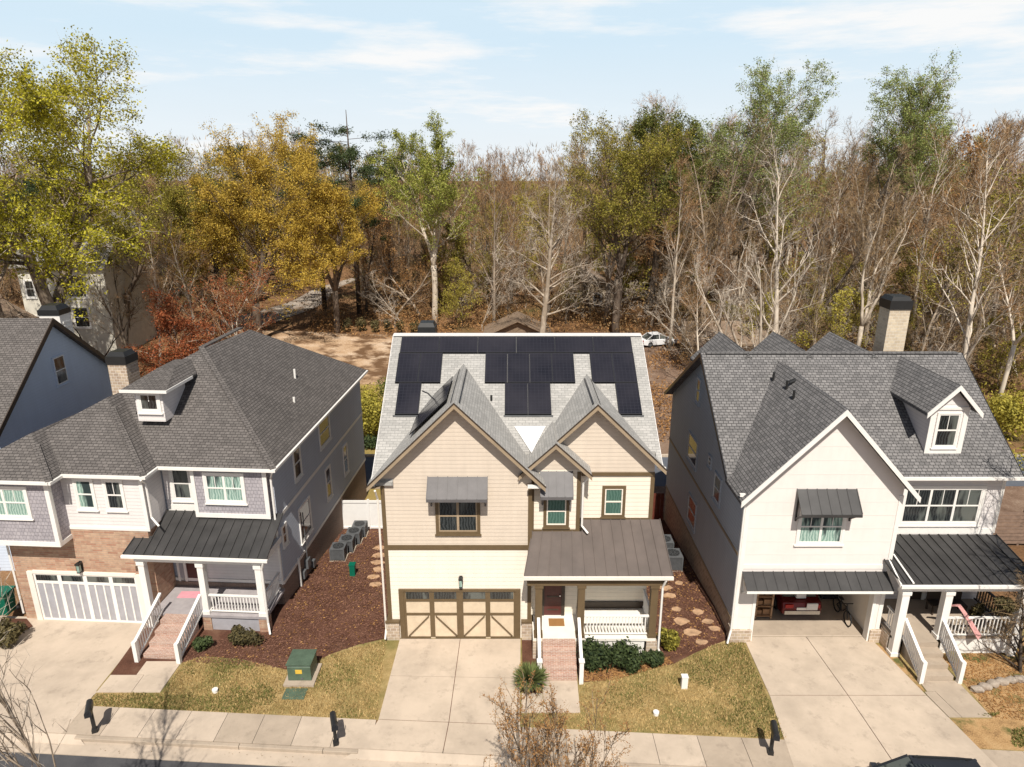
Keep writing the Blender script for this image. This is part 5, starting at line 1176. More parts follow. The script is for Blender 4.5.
# ================================================================== TREES
def tree_parts(seed, Ht, r0, n1=16, n2=6, n3=6, n4=5, clear=.3, ang=42, ratio=.42, up=.25, wob=.10, tw=.022, leaf=0, ls=0.128, lean=(0, 0), fork=0, leaf_top=0.0, shape=.55, clump=0.25):
    """skeleton of a broadleaf tree: returns wood, twigs and leaves as mesh builders (base at the origin)"""
    r = random.Random(seed); wood, twig, lv = MB(), MB(), MB()
    def perp(d):
        a = d.orthogonal().normalized(); a.rotate(Matrix.Rotation(r.uniform(0, 6.283), 3, d)); return a
    def path(p, d, L, n, w, u):
        pts = [p.copy()]; p = p.copy(); d = d.copy(); ds = [d.copy()]
        for i in range(n):
            d = (d + Vector((r.gauss(0, w), r.gauss(0, w), r.gauss(0, w) + u / n))).normalized(); p = p + d * (L / n); pts.append(p.copy()); ds.append(d.copy())
        return pts, ds
    def at(pts, ds, t):
        k = min(len(pts) - 2, int(t * (len(pts) - 1))); f = t * (len(pts) - 1) - k
        return pts[k].lerp(pts[k + 1], f), ds[k + 1]
    def sweep(d, a): 
        v = d * math.cos(a) + perp(d) * math.sin(a); return v.normalized()
    def leafquad(p, s):
        n = Vector((r.gauss(0, 1), r.gauss(0, 1), r.gauss(.5, 1))).normalized(); a = perp(n); b = n.cross(a); k = r.uniform(.45, 1.45) * s
        lv.face([p - a * k, p - b * k * .6, p + a * k, p + b * k * .6]); lv.a.append(r.random())
    def tw_tri(p, q, w):
        d = (q - p); s = perp(d.normalized()) * w; twig.face([p - s, p + s, q]); twig.a.append(r.random())
    leaders = []
    base_d = Vector((lean[0], lean[1], 1)).normalized()
    if fork:
        fp, fd = path(Vector((0, 0, -.3)), base_d, Ht * fork, 4, wob * .4, .05)
        wood.tube(fp, [r0 * (1.25 if i == 0 else 1 - .12 * i / 4) for i in range(5)], 9)
        nf = 2 if r.random() < .5 else 3
        for i in range(nf): 
            d = sweep(fd[-1], R(r.uniform(12, 28))); leaders.append((fp[-1] - fd[-1] * .1, d, Ht * (1 - fork) * r.uniform(.85, 1.05), r0 * .68))
        n1 = max(5, int(n1 / nf * 1.25)); cl = .12
    else: leaders = [(Vector((0, 0, -.3)), base_d, Ht, r0)]; cl = clear
    for (p, d, L, rad) in leaders:
        pts, ds = path(p, d, L, 10, wob * .5, .12)
        wood.tube(pts, [rad * (1.25 if i == 0 and not fork else max(.1, (1 - i / 10.5) ** .9)) for i in range(11)], 8)
        for i in range(n1):
            t = cl + (1 - cl) * (i + r.random()) / n1; t = min(t, .985)
            q, dd = at(pts, ds, t); a = R(ang * r.uniform(.65, 1.25) * (1.15 - .45 * t))
            l1 = L * ratio * (1 - shape * (t - cl) / (1 - cl)) * r.uniform(.7, 1.15); r1 = rad * .42 * (1 - .75 * t) + .012
            p1, d1 = path(q, sweep(dd, a), l1, 5, wob, up)
            wood.tube(p1, [max(.008, r1 * (1 - k / 5.3)) for k in range(6)], 5, False)
            for j in range(n2):
                t2 = .2 + .8 * (j + r.random()) / n2; t2 = min(t2, .99); q2, dd2 = at(p1, d1, t2)
                l2 = l1 * .48 * (1.15 - .55 * t2) * r.uniform(.7, 1.2); p2, d2 = path(q2, sweep(dd2, R(r.uniform(25, 55))), l2, 3, wob * 1.2, up * .8)
                wood.tube(p2, [max(.006, r1 * .4 * (1 - k / 3.2)) for k in range(4)], 3, False)
                for k in range(n3):
                    t3 = .15 + .85 * (k + r.random()) / n3; t3 = min(t3, .99); q3, dd3 = at(p2, d2, t3)
                    d3 = (sweep(dd3, R(r.uniform(20, 60))) + Vector((0, 0, up * .5))).normalized(); l3 = l2 * .5 * r.uniform(.6, 1.2); e3 = q3 + d3 * l3
                    tw_tri(q3, e3, tw)
                    for m_ in range(n4):
                        q4 = q3.lerp(e3, r.uniform(.2, 1)); tw_tri(q4, q4 + sweep(d3, R(r.uniform(20, 65))) * l3 * r.uniform(.5, .9), tw * .6)
                    if leaf and q3.z > leaf_top * Ht:
                        for m_ in range(leaf):
                            c = q3.lerp(e3, r.random() ** .6) + Vector((r.gauss(0, 1), r.gauss(0, 1), r.gauss(0, .8))) * clump; leafquad(c, ls)
    return wood, twig, lv
def make_tree(name, label, cat, loc, bark, twm, leafm, group=None, twl='twigs', **k):
    t = thing(name, label, cat, (0, 0, 0), group); w, tg, lv = tree_parts(**k)
    w.build('trunk', M[bark], t, False, True); tg.build(twl, M[twm], t, False)
    if lv.v: lv.build('foliage', M[leafm], t, False)
    t.location = loc; return t
def G(x, y): return (x, y, ground_z(x, y) - .1)
# -------- single trees that the photograph tells apart
make_tree('oak_tree', 'huge yellow green leafing tree with a dark forked trunk behind the far left house', 'tree', G(-36.5, 55), 'bark_grey', 'twig_grey', 'leaf_yellowgreen', seed=11, Ht=27.5, r0=.75, n1=26, n2=8, n3=6, n4=2, fork=.36, ang=62, ratio=.60, up=.10, wob=.16, leaf=50, ls=0.096, clump=0.33, tw=.022, shape=.4)
make_tree('oak_tree', 'leaning bare grey trunk beside the huge yellow green tree at the left border', 'tree', G(-41, 52), 'bark_pale', 'twig_grey', 'leaf_yellowgreen', seed=12, Ht=23, r0=.5, n1=14, n2=6, n3=5, n4=2, clear=.45, lean=(-.28, 0), leaf=18, ls=0.102, ang=50)
make_tree('oak_tree', 'yellow green tree top spreading over the left border above the leaning trunk', 'tree', G(-46, 60), 'bark_grey', 'twig_grey', 'leaf_yellowgreen', seed=13, Ht=27, r0=.6, n1=24, n2=7, n3=6, n4=2, clear=.3, leaf=40, ls=0.1, ang=58, ratio=.46)
make_tree('ochre_tree', 'broad ochre yellow tree with the tallest orange crown behind the left chimney', 'tree', G(-30.5, 80), 'bark_dark', 'twig_brown', 'leaf_ochre', seed=21, Ht=21, r0=.5, n1=26, n2=8, n3=5, n4=2, fork=.25, ang=56, ratio=.58, leaf=52, ls=0.086, clump=0.30, shape=.35)
make_tree('ochre_tree', 'lower ochre tree standing right of the broad orange one by the pale road', 'tree', G(-22.5, 86), 'bark_dark', 'twig_brown', 'leaf_ochre', seed=22, Ht=15.5, r0=.4, n1=22, n2=8, n3=5, n4=2, fork=.38, ang=62, ratio=.66, leaf=48, ls=0.084, clump=0.28, shape=.3)
make_tree('ochre_tree', 'ochre tree at the left of the broad orange one, touching the huge yellow green tree', 'tree', G(-37, 84), 'bark_dark', 'twig_brown', 'leaf_ochre', seed=23, Ht=18, r0=.4, n1=22, n2=7, n3=5, n4=2, fork=.25, ang=54, ratio=.55, leaf=44, ls=0.088, clump=0.30)
make_tree('ochre_tree', 'olive yellow tree filling the gap between the huge tree and the ochre crowns', 'tree', G(-45.5, 79), 'bark_dark', 'twig_brown', 'leaf_olive', seed=24, Ht=21, r0=.4, n1=24, n2=8, n3=5, n4=2, fork=.34, ang=58, ratio=.60, leaf=34, ls=.09, clump=.3, shape=.35)
make_tree('maple_tree', 'russet red low tree in front of the cream house', 'tree', G(-30.5, 58), 'bark_pale', 'twig_red', 'leaf_red', seed=31, Ht=7.6, r0=.22, n1=18, n2=7, n3=6, n4=4, clear=.12, ang=64, ratio=.7, leaf=24, ls=0.076, clump=0.20, shape=.3)
make_tree('maple_tree', 'thinly leaved russet tree partly hidden by the ridge of the hip roof', 'tree', G(-26.5, 62), 'bark_pale', 'twig_red', 'leaf_red', seed=32, Ht=8.8, r0=.22, n1=18, n2=7, n3=6, n4=4, clear=.12, ang=62, ratio=.66, leaf=12, ls=0.072, clump=0.20, shape=.3)
make_tree('dead_tree', 'crooked dark limbed tree before the cream house wall', 'tree', G(-34.5, 60), 'bark_dark', 'twig_grey', None, seed=33, Ht=13, r0=.3, n1=7, n2=4, n3=3, n4=1, clear=.4, wob=.3, ang=60, ratio=.5)
make_tree('spring_tree', 'tall spring green tree with two white stems behind the left end of the solar roof', 'tree', G(-10.5, 92), 'bark_pale', 'twig_brown', 'leaf_green', seed=41, Ht=23.5, r0=.42, n1=24, n2=7, n3=5, n4=2, fork=0.36, ang=48, ratio=0.56, leaf=32, ls=0.102, clump=0.25, leaf_top=.40)
make_tree('spring_tree', 'olive green tree with dark upright trunk right behind the solar roof', 'tree', G(13.0, 84), 'bark_dark', 'twig_brown', 'leaf_olive', seed=42, Ht=22, r0=.5, n1=24, n2=7, n3=6, n4=2, fork=.34, ang=56, ratio=.58, leaf=28, ls=0.09, clump=0.30, leaf_top=.25, shape=.4)
make_tree('spring_tree', 'dark green rounded tree top rising behind the olive tree', 'tree', G(19.5, 96), 'bark_dark', 'twig_brown', 'leaf_deep', seed=43, Ht=25.5, r0=.5, n1=26, n2=8, n3=5, n4=2, fork=.5, ang=58, ratio=.60, leaf=40, ls=0.102, clump=0.28, leaf_top=.5, shape=.35)
make_tree('spring_tree', 'tallest thin crowned pale green tree above the white house', 'tree', G(29.5, 90), 'bark_grey', 'twig_grey', 'leaf_pale', seed=44, Ht=29, r0=.5, n1=26, n2=8, n3=5, n4=2, fork=.34, ang=50, ratio=.56, leaf=32, ls=0.09, clump=0.25, leaf_top=.42, shape=.4)
make_tree('spring_tree', 'green topped tree behind the stone chimney of the white house', 'tree', G(47.5, 92), 'bark_grey', 'twig_brown', 'leaf_pale', seed=45, Ht=29.5, r0=.5, n1=26, n2=8, n3=5, n4=2, fork=.5, ang=56, ratio=.62, leaf=32, ls=0.09, clump=0.25, leaf_top=.58, shape=.35)
make_tree('sycamore_tree', 'white barked bare tree standing alone above the solar panels', 'tree', G(3.6, 79), 'bark_pale', 'twig_grey', None, seed=51, Ht=20.5, r0=.40, n1=24, n2=6, n3=6, n4=4, clear=.2, ang=58, ratio=.36, up=.1, wob=.1, shape=.7)
make_tree('leaning_tree', 'whitish many stemmed bare tree leaning left behind the white house gables', 'tree', G(22.5, 58), 'bark_pale', 'twig_grey', None, seed=52, Ht=15.5, r0=.36, n1=16, n2=6, n3=5, n4=3, fork=.06, ang=40, ratio=.45, lean=(-.35, 0))
make_tree('leaning_tree', 'upright pale bare tree beside the leaning one behind the white house gables', 'tree', G(24.5, 60), 'bark_pale', 'twig_grey', None, seed=53, Ht=21, r0=.34, n1=16, n2=6, n3=5, n4=3, clear=.3, ang=38, ratio=.35, lean=(-.05, 0))
def pine(label, loc, Ht, seed, spread=.18):
    r = random.Random(seed); t = thing('pine_tree', label, 'pine', (0, 0, 0), 'dark pines on the skyline'); w = MB(); lv = MB()
    w.tube([(0, 0, -.3), (.1, 0, Ht * .5), (.0, .1, Ht * .97)], [.38, .25, .04], 8)
    for i in range(34):
        f = .42 + .6 * (i / 46) ** .9; z = f * Ht; l = Ht * spread * (1.15 - f) * 2.2 * r.uniform(.55, 1.2) + .5; a = r.uniform(0, 6.283); e = Vector((math.cos(a) * l, math.sin(a) * l, z + l * r.uniform(.0, .3)))
        w.tube([(0, 0, z), e], [.05, .02], 4, False)
        for c in range(4):
            cc = Vector((0, 0, z)).lerp(e, r.uniform(.3, 1.05)); s = r.uniform(.6, 1.2)
            for q in range(110):
                p = cc + Vector((r.gauss(0, s * .55), r.gauss(0, s * .55), r.gauss(0, s * .32))); n = Vector((r.gauss(0, 1), r.gauss(0, 1), r.gauss(.6, 1))).normalized(); b1 = n.orthogonal().normalized(); b1.rotate(Matrix.Rotation(r.uniform(0, 6.28), 3, n)); b2 = n.cross(b1); k = r.uniform(.10, .20)
                lv.face([p - b1 * k, p - b2 * k * .35, p + b1 * k, p + b2 * k * .35]); lv.a.append(r.random())
    w.build('trunk', M['bark_dark'], t, False, True); lv.build('needles', M['leaf_dark'], t, False); t.location = loc; return t
pine('tallest dark pine on the skyline, between the ochre and the spring green tree', G(-22.0, 97), 28.5, 1, .26); pine('dark pine standing left against the tallest pine', G(-27.5, 99), 25.5, 2, .22); pine('flat topped dark pine peeking over the ochre crown', G(-38.5, 104), 25.5, 3, .17)
pine('dark pine behind the olive tree on the skyline', G(23, 104), 27, 4, .2); pine('dark pine tucked right behind the tallest pine', G(-20.5, 115), 24, 5); pine('dark pine far left behind the huge yellow green tree', G(-62, 90), 22, 6)
# -------- the wood: variants built once, then copied
KINDS = [
 dict(name='bare_tree', bark='bark_pale', twm='twig_brown', leafm=None, label='bare pale trunked tree in the brown wood behind the houses', grp='bare pale trees of the wood', k=dict(Ht=22, r0=.26, n1=20, n2=6, n3=6, n4=4, clear=.28, ang=38, ratio=.34, up=.35)),
 dict(name='bare_tree', bark='bark_grey', twm='twig_red', leafm=None, label='bare russet twigged tree in the brown wood behind the houses', grp='bare russet trees of the wood', k=dict(Ht=21, r0=.24, n1=22, n2=7, n3=6, n4=4, clear=.22, ang=36, ratio=.34, up=.35)),
 dict(name='bare_tree', bark='bark_grey', twm='twig_brown', leafm=None, label='bare forked grey tree in the brown wood behind the houses', grp='bare forked trees of the wood', k=dict(Ht=23, r0=.30, n1=22, n2=7, n3=6, n4=4, fork=.25, ang=36, ratio=.36, up=.3)),
 dict(name='bare_tree', bark='bark_pale', twm='twig_red', leafm=None, label='bare slender white stemmed tree in the brown wood behind the houses', grp='bare slender trees of the wood', k=dict(Ht=20, r0=.2, n1=20, n2=6, n3=6, n4=4, clear=.35, ang=32, ratio=.30, up=.4)),
 dict(name='budding_tree', bark='bark_grey', twm='twig_brown', leafm='leaf_olive', label='half leafed olive tree in the brown wood behind the houses', grp='half leafed trees of the wood', k=dict(Ht=20, r0=.26, n1=20, n2=6, n3=6, n4=3, clear=.28, ang=42, ratio=.36, up=.25, leaf=6, ls=0.11, clump=0.25)),
 dict(name='budding_tree', bark='bark_dark', twm='twig_red', leafm='leaf_orange', label='brown leaved tree in the brown wood behind the houses', grp='brown leaved trees of the wood', k=dict(Ht=16, r0=.2, n1=18, n2=6, n3=6, n4=3, clear=.2, ang=44, ratio=.38, up=.25, leaf=3, ls=0.128, clump=0.25)),
]
protos = []
for i, K in enumerate(KINDS):
    for v in range(3):
        kw_ = dict(K['k']); q_ = random.Random(i * 7 + v)
        kw_['ang'] *= (1, .85, 1.25)[v]; kw_['wob'] = (.10, .14, .18)[v]; kw_['lean'] = ((0, 0), (.06, .03), (-.16, .05))[v]; kw_['Ht'] *= (1, 1.06, .86)[v]
        if v == 2 and 'clear' in kw_: del kw_['clear']; kw_['fork'] = (.3, .18, .42, .5, .3, .2)[i]
        protos.append((K, i, dict(seed=100 + i * 10 + v, **kw_), [None]))
r = random.Random(77); placed = []; cnt = 0
def near_single(x, y):
    return any((x - a) ** 2 + (y - b) ** 2 < d * d for a, b, d in ((3.6, 79, 4), (13, 84, 3), (-10.5, 92, 3.5), (-30.5, 80, 5), (-22.5, 86, 4), (22.5, 58, 3), (10.5, 100, 6), (.8, 84, 4), (-22, 90, 6), (-27, 92, 5)))
def open_ground(x, y):
    if y < 88 and x < -5: return True                       # clearing
    if y < 86 and x < 9.5: return True
    if y < 80 and 9 < x < 18: return True
    if x < -26 and y < 125 and -42 < x - (y - 84) * .18 < -30.5: return True   # road
    if x < -38 and y < 95: return True                      # cream house and oak
    if x < 34 and y < 66: return True
    return False
spots = []
tries = 0
while len(spots) < 300 and tries < 40000:
    tries += 1; y = 52 + 130 * r.random() ** 1.15; x = r.uniform(-.80 * y, .82 * y)
    if open_ground(x, y) or near_single(x, y): continue
    if y < 62 and x < 36: continue
    dmin = 2.6 if x > 15 else 3.0
    if any((x - a) ** 2 + (y - b) ** 2 < dmin ** 2 for a, b in spots): continue
    spots.append((x, y))
for q_ in range(70):
    spots.append((r.uniform(-115, 125), r.uniform(135, 205)))
for n, (x, y) in enumerate(spots):
    w = [4, 3, 4, 3, 3.2, 1] if x > 15 else [3, 3, 3, 3, 4, 1.4]
    if x < -18: w = [1, 2, 2, 1, 5, 3]
    kind = r.choices(range(6), w)[0]; K, i, kw, ref = protos[kind * 3 + r.choices((0, 1, 2), (4, 4, 3))[0]]
    s = r.uniform(.74, 1.14) * (1.0 if y > 70 else .9); s *= 1 + max(0, x - 25) * .003
    if x < 12: s *= .88
    if -8 < x < 12: s *= .94
    if y > 126: s *= 1.12
    if ref[0] is None:
        ref[0] = make_tree(K['name'], K['label'], 'tree', G(x, y), K['bark'], K['twm'], K['leafm'], K['grp'], **kw); ref[0].rotation_euler.z = r.uniform(0, 6.28); ref[0].scale = (s, s, s)
    else: copy_thing(ref[0], G(x, y), r.uniform(0, 6.28), (s, s, s * r.uniform(.93, 1.07)))
for n_, (x, y, k_) in enumerate(((-39.5, 68, 2), (-37.5, 74, 1), (-34, 72, 0), (-35.5, 66, 3))):
    K, i, kw, ref = protos[k_ * 3]
    s = .62 + .05 * (n_ % 4)
    if ref[0] is not None: copy_thing(ref[0], G(x, y), n_ * 1.3, (s, s, s * .95))
# saplings and thickets between the big trunks
SAP = [dict(name='sapling', bark='bark_grey', twm='twig_brown', leafm=None, label='bare brown sapling in the understorey of the wood', grp='saplings of the wood', k=dict(Ht=8, r0=.07, n1=20, n2=5, n3=5, n4=3, clear=.08, ang=40, ratio=.42, up=.3, tw=.018)),
       dict(name='sapling', bark='bark_pale', twm='twig_grey', leafm=None, label='thin pale forked sapling in the understorey of the wood', grp='pale saplings of the wood', k=dict(Ht=9, r0=.08, n1=18, n2=5, n3=5, n4=3, fork=.12, ang=42, ratio=.45, up=.25, tw=.018, wob=.16)),
       dict(name='leafing_sapling', bark='bark_dark', twm='twig_brown', leafm='leaf_olive', label='yellow green leafing sapling in the understorey of the wood', grp='leafing saplings of the wood', k=dict(Ht=8, r0=.07, n1=18, n2=5, n3=5, n4=2, clear=.1, ang=48, ratio=.46, up=.2, tw=.016, leaf=8, ls=0.085, clump=0.20))]
refs = [None, None, None]; ns = 0
for q in range(4000):
    if ns >= 190: break
    y = 60 + 50 * r.random(); x = r.uniform(-.80 * y, .82 * y)
    if open_ground(x, y) or near_single(x, y): continue
    ns += 1; i = r.choices((0, 1, 2), (4, 3, 2))[0]; K = SAP[i]; s = r.uniform(.6, 1.25)
    if refs[i] is None: refs[i] = make_tree(K['name'], K['label'], 'tree', G(x, y), K['bark'], K['twm'], K['leafm'], K['grp'], seed=300 + i, **K['k'])
    else: copy_thing(refs[i], G(x, y), r.uniform(0, 6.28), (s, s, s * r.uniform(.9, 1.15)))
# undergrowth of the wood (uncountable)
def brush(name, label, n, area, mat, hmax, s, seed, drop):
    r = random.Random(seed); m = MB(); k = 0
    while k < n:
        y = area[2] + (area[3] - area[2]) * r.random(); x = r.uniform(area[0], area[1])
        if drop(x, y): continue
        dens = math.sin(x * .5 + y * .23) + math.sin(y * .7 - x * .31) + r.gauss(0, .6)
        if dens < -.2: continue
        k += 1; h = hmax * r.random() ** 1.6 * (.5 + .3 * max(0, dens)); z = ground_z(x, y)
        p = Vector((x, y, z + h)); nn = Vector((r.gauss(0, 1), r.gauss(0, 1), r.gauss(0, 1))).normalized(); a = nn.orthogonal().normalized(); a.rotate(Matrix.Rotation(r.uniform(0, 6.28), 3, nn)); b = nn.cross(a); q = s * r.uniform(.5, 1.4)
        m.face([p - a * q, p - b * q * .4, p + a * q, p + b * q * .4]); m.a.append(r.random())
    o = m.build(name, M[mat], None, False); tag(o, label, 'undergrowth', None, 'stuff')
fw = lambda x, y: open_ground(x, y) or abs(x) > .85 * y
brush('undergrowth', 'brown undergrowth filling the wood behind the houses', 90000, (-95, 100, 60, 128), 'leaf_brown', 6.5, .17, 5, fw)
brush('undergrowth', 'orange brown brush along the wood edge behind the solar roof', 16000, (-30, 24, 84, 100), 'leaf_orange', 2.4, .12, 6, lambda x, y: x < -26)
brush('undergrowth', 'brown leafy brush between the middle and the white house, far back', 16000, (9.5, 36, 50, 80), 'leaf_orange', 1.6, .13, 7, lambda x, y: (x - 17.4) ** 2 + (y - 79.5) ** 2 < 9 or (x - 22) ** 2 + (y - 76) ** 2 < 16)
brush('undergrowth', 'olive brush at the right border behind the white house', 9000, (24, 60, 44, 66), 'leaf_olive', 2.2, .15, 8, lambda x, y: x > .83 * y)
brush('undergrowth', 'russet ground cover below the cream house', 12000, (-44, -22, 50, 66), 'leaf_red', 1.6, .13, 9, lambda x, y: False)
# the far wood on the skyline: one uncountable mass of crowns
r2 = random.Random(91); m = MB()
for c in range(520):
    x = r2.uniform(-150, 160); y = r2.uniform(132, 172); h = r2.uniform(15, 24) + 3 * math.sin(x * .09); w_ = r2.uniform(2.2, 4.0); z = ground_z(x, y)
    for k in range(170):
        t_ = r2.random(); q = w_ * (1 - abs(t_ - .55) * 1.3) * math.sqrt(r2.random()); a = r2.uniform(0, 6.283)
        p = Vector((x + q * math.cos(a), y + q * math.sin(a), z + h * (.12 + .88 * t_))); d = Vector((math.cos(a) * .5, math.sin(a) * .5, 1)).normalized() * r2.uniform(.6, 1.5); sd_ = d.orthogonal().normalized(); sd_.rotate(Matrix.Rotation(r2.uniform(0, 6.28), 3, d.normalized())); sd_ *= r2.uniform(.04, .11)
        m.face([p - sd_, p + sd_, p + d]); m.a.append(r2.random())
tag(m.build('far_woods', M['twig_brown'], None, False), 'far brown wood closing the skyline behind the single trees', 'woods', None, 'stuff')
# bushes behind the houses
for i, (x, y, rx, h, mt) in enumerate(((-11.6, 51.0, 2.3, 3.6, 'leaf_olive'), (-8.8, 51.6, 2.0, 3.2, 'leaf_olive'), (-13.0, 55.0, 2.3, 3.4, 'leaf_olive'), (-9.8, 56, 2.3, 3.6, 'leaf_deep'), (-11.2, 50.0, 1.0, 1.0, 'leaf_bush'))):
    bush('hedge_bush', ('yellow green bush at the front left of the clump beyond the alley', 'yellow green bush at the front right of the clump beyond the alley', 'yellow green bush at the back left of the clump beyond the alley', 'yellow green bush at the back right of the clump beyond the alley', 'small dark green bush at the foot of the clump beyond the alley')[i], 'bush', x, y, rx, rx, h, mt, 4200 if i < 4 else 1200, .12, 'bushes beyond the alley')
for i in range(6): bush('round_shrub', 'round green shrub in the row at the far edge of the sandy clearing', 'shrub', -21.5 + i * 1.75, 87.2 + (i % 2) * .3, .75, .75, 1.6, 'leaf_bush_brown', 500, .16, 'round shrubs in a row at the clearing')
bush('bush', 'pale green bush behind the vent pipes of the hip roof', 'bush', -19.5, 55, 1.5, 1.2, 1.6, 'leaf_olive', 1800, .11); bush('bush', 'red leaved bush beyond the left gable of the white house', 'bush', 20.4, 71, .8, .8, 2.4, 'leaf_red', 900, .13)
bush('bush', 'green bush at the right border behind the white house roof', 'bush', 40, 52, 2.2, 2.0, 4.0, 'leaf_olive', 3000, .14)
# street trees on the near side, only their bare tops in view
make_tree('bare_street_tree', 'bare brown budded tree top at the bottom border before the middle driveway', 'tree', (.75, 13.2, -.1), 'bark_grey', 'twig_brown', 'leaf_orange', seed=65, Ht=6.0, r0=.08, n1=56, n2=5, n3=4, n4=1, fork=.22, ang=30, ratio=.55, up=.75, wob=.05, tw=.008, leaf=14, ls=0.021, clump=0.03, shape=.25)
make_tree('bare_street_tree', 'bare grey twigs of a tree top at the bottom left corner', 'tree', (-11.0, 13.4, -.1), 'bark_grey', 'twig_grey', None, seed=68, Ht=10.4, r0=.075, n1=20, n2=5, n3=4, n4=2, clear=.35, ang=30, ratio=.34, up=.7, wob=.07, tw=.010, shape=.35)
make_tree('bare_garden_tree', 'dark twiggy bare tree at the right border before the right porch', 'tree', (20.5, 22.8, -.05), 'bark_dark', 'twig_brown', None, seed=63, Ht=3.7, r0=.08, n1=26, n2=7, n3=6, n4=3, clear=.12, ang=55, ratio=.5, up=.2, tw=.009, wob=.2)
make_tree('bare_street_tree', 'tall dark bare tree at the right border whose twigs shade the white porch', 'tree', (21.9, 20.4, -.1), 'bark_dark', 'twig_brown', None, seed=64, Ht=10.8, r0=.27, n1=26, n2=7, n3=6, n4=2, clear=.3, ang=56, ratio=.52, up=.3, tw=.014)
# -------- houses in the wood
def far_house(name, label, x, y, w, d, h, rh, wall, roofm, axis='x', wins=(), over=.5, z=None):
    z = ground_z(x, y) if z is None else z; t = thing(name, label, 'house', (x, y, z)); b = MB(); x0, x1, y0, y1 = x - w/2, x + w/2, y - d/2, y + d/2
    rf = MB(); s = rh / ((d if axis == 'x' else w) / 2)
    if axis == 'x':
        b.prism([(x0, yy, zz) for yy, zz in ((y0, z - 4), (y0, z + h), (y, z + h + rh - .15), (y1, z + h), (y1, z - 4))], (w, 0, 0))
        slab(rf, [(x0 - over, y0 - over, z + h - s * over), (x1 + over, y0 - over, z + h - s * over), (x1 + over, y, z + h + rh), (x0 - over, y, z + h + rh)]); slab(rf, [(x0 - over, y + .01, z + h + rh), (x1 + over, y + .01, z + h + rh), (x1 + over, y1 + over, z + h - s * over), (x0 - over, y1 + over, z + h - s * over)])
    else:
        b.prism([(xx, y0, zz) for xx, zz in ((x0, z - 4), (x0, z + h), (x, z + h + rh - .15), (x1, z + h), (x1, z - 4))], (0, d, 0)); gable_y(rf, x, w/2 + over, w/2 + over, z + h + rh, s, y0 - over, y1 + over)
    b.build('wall', M[wall], t); rf.build('roof', M[roofm], t)
    for (a0, a1, z0, z1) in wins: window(t, front(y0), x0 + a0, x0 + a1, z + z0, z + z1, 'white', 'glass', 1, .15)
    return t
far_house('cream_house', 'cream stucco two storey house with grey roof seen through the left trees', -49.8, 80, 9.5, 9, 8.8, 3.8, 'stucco', 'roof_grey', 'x', ((.6, 1.5, 1.0, 2.8), (.6, 1.5, 5.0, 6.8), (5.2, 7.2, 5.0, 7.4), (5.4, 7.0, 1.6, 3.8)), z=.8)
far_house('gabled_cottage', 'pale grey gabled house higher up behind the cream one', -57, 104, 7, 9, 10.5, 3.2, 'stucco', 'roof_grey', 'y', ((2.6, 4.2, 9, 10.4),))
far_house('tan_house', 'tan house with dark pointed gable at the left border', -56, 70, 10, 8, 4.2, 3.0, 'tan_wall', 'roof_brown', 'y', ((3, 6, .5, 3.8),))
far_house('woodland_house', 'tan gabled house in the wood above the right end of the solar roof', 10.6, 101, 9, 8, 3.2, 2.2, 'tan_wall', 'roof_brown', 'y', ((2.4, 3.2, .8, 2.4), (5.6, 6.6, .8, 2.4)), .8)
far_house('brown_shed', 'low brown roofed shed just behind the solar roof ridge', .7, 86, 7.5, 5, 2.0, 1.7, 'roof_brown', 'roof_brown', 'y', (), .6, z=-2.2)
far_house('brown_lodge', 'low brown roofed building behind the left gable of the white house', 24, 76, 8, 5, 2.3, 1.6, 'tan_wall', 'roof_brown', 'x', ((1, 2, .7, 1.9), (4, 5, .7, 1.9)), .6)
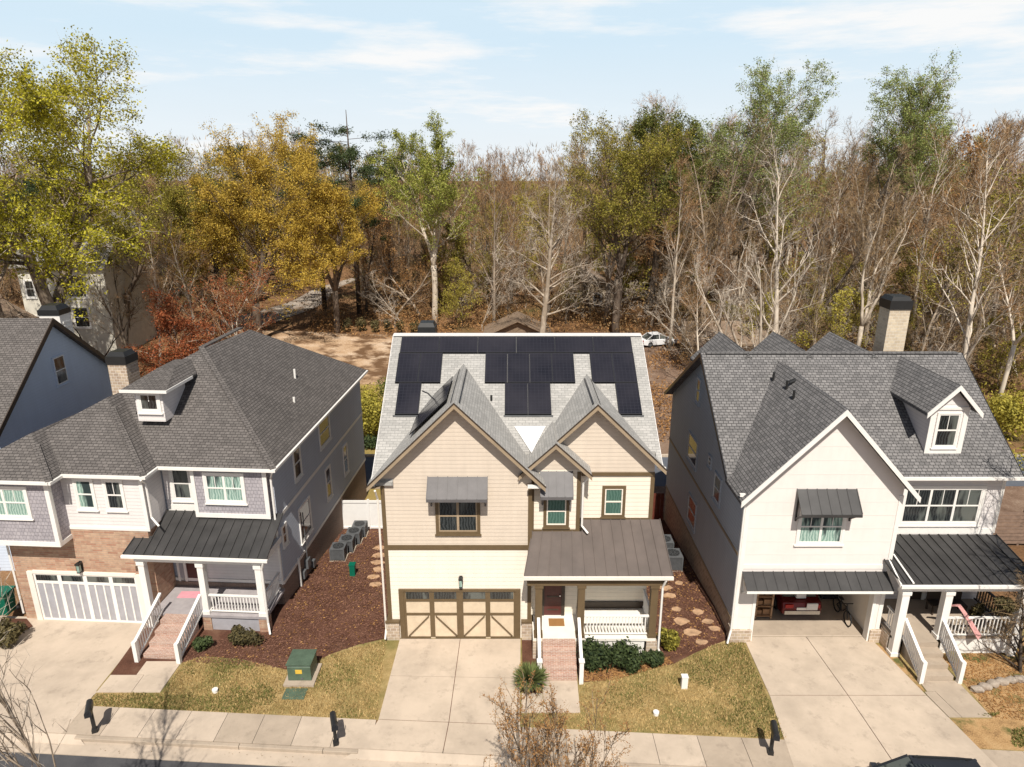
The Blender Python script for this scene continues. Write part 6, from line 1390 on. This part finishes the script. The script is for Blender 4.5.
# ================================================================== CAMERA, SUN, SKY
cam = bpy.data.cameras.new('camera'); co = bpy.data.objects.new('camera', cam); COL.objects.link(co)
co.location = (0, 0, 19.3); co.rotation_euler = (R(90 - 17.36), 0, 0); cam.sensor_width = 36; cam.lens = 683 / 1024 * 36; cam.clip_end = 5000; S.camera = co
EL, AZ = 53.0, 2.0                     # sun elevation; azimuth from straight behind the camera (+ = from the right)
sd = Vector((math.sin(R(AZ)) * math.cos(R(EL)), -math.cos(R(AZ)) * math.cos(R(EL)), math.sin(R(EL))))
sl_ = bpy.data.lights.new('sun', 'SUN'); so = bpy.data.objects.new('sun', sl_); COL.objects.link(so)
sl_.energy = 5.0; sl_.angle = R(.5); sl_.color = (1.0, .945, .86); so.rotation_euler = sd.to_track_quat('Z', 'Y').to_euler()
W = bpy.data.worlds.new('World'); S.world = W; W.use_nodes = True; nt = W.node_tree; bg = nt.nodes['Background']
sky = N(nt, 'ShaderNodeTexSky'); sky.sky_type = 'NISHITA'; sky.sun_disc = False; sky.sun_elevation = R(EL); sky.sun_rotation = math.atan2(sd.x, sd.y)
sky.air_density = 1.0; sky.dust_density = 1.5; sky.ozone_density = 1.0
tc = N(nt, 'ShaderNodeTexCoord')
cl = noise(nt, 3.0, 7, vec=tc.outputs['Generated'], rough=.62, stretch=(1.0, 1.0, 6.5))
cf = ramp(nt, cl, ((.42, (.97, .97, .97)), (.68, (1, 1, 1))))
sx = N(nt, 'ShaderNodeSeparateXYZ'); nt.links.new(tc.outputs['Generated'], sx.inputs[0])
hz = ramp(nt, sx.outputs[2], ((.0, (1, 1, 1)), (.205, (1, 1, 1)), (.29, (0, 0, 0))))     # thin veil of cirrus in the low sky only
fac = mth(nt, 'MULTIPLY', cf, mth(nt, 'MULTIPLY', hz, 1.0))
low = ramp(nt, sx.outputs[2], ((.02, (1, 1, 1)), (.16, (0, 0, 0))))
veil = mix(nt, (11.6, 14.3, 16.3), (16.2, 16.3, 16.3), mth(nt, 'MAXIMUM', ramp(nt, cl, ((.47, (0, 0, 0)), (.64, (1, 1, 1)))), mth(nt, 'MULTIPLY', low, .7)))
nt.links.new(mix(nt, sky.outputs[0], veil, fac), bg.inputs[0]); bg.inputs[1].default_value = .05
S.view_settings.view_transform = 'Standard'; S.view_settings.look = 'None'; S.view_settings.gamma = 1; S.view_settings.exposure = .24; S.view_settings.use_curve_mapping = False
S.cycles.max_bounces = 5; S.cycles.diffuse_bounces = 3; S.cycles.glossy_bounces = 2; S.cycles.transmission_bounces = 2; S.cycles.use_denoising = True
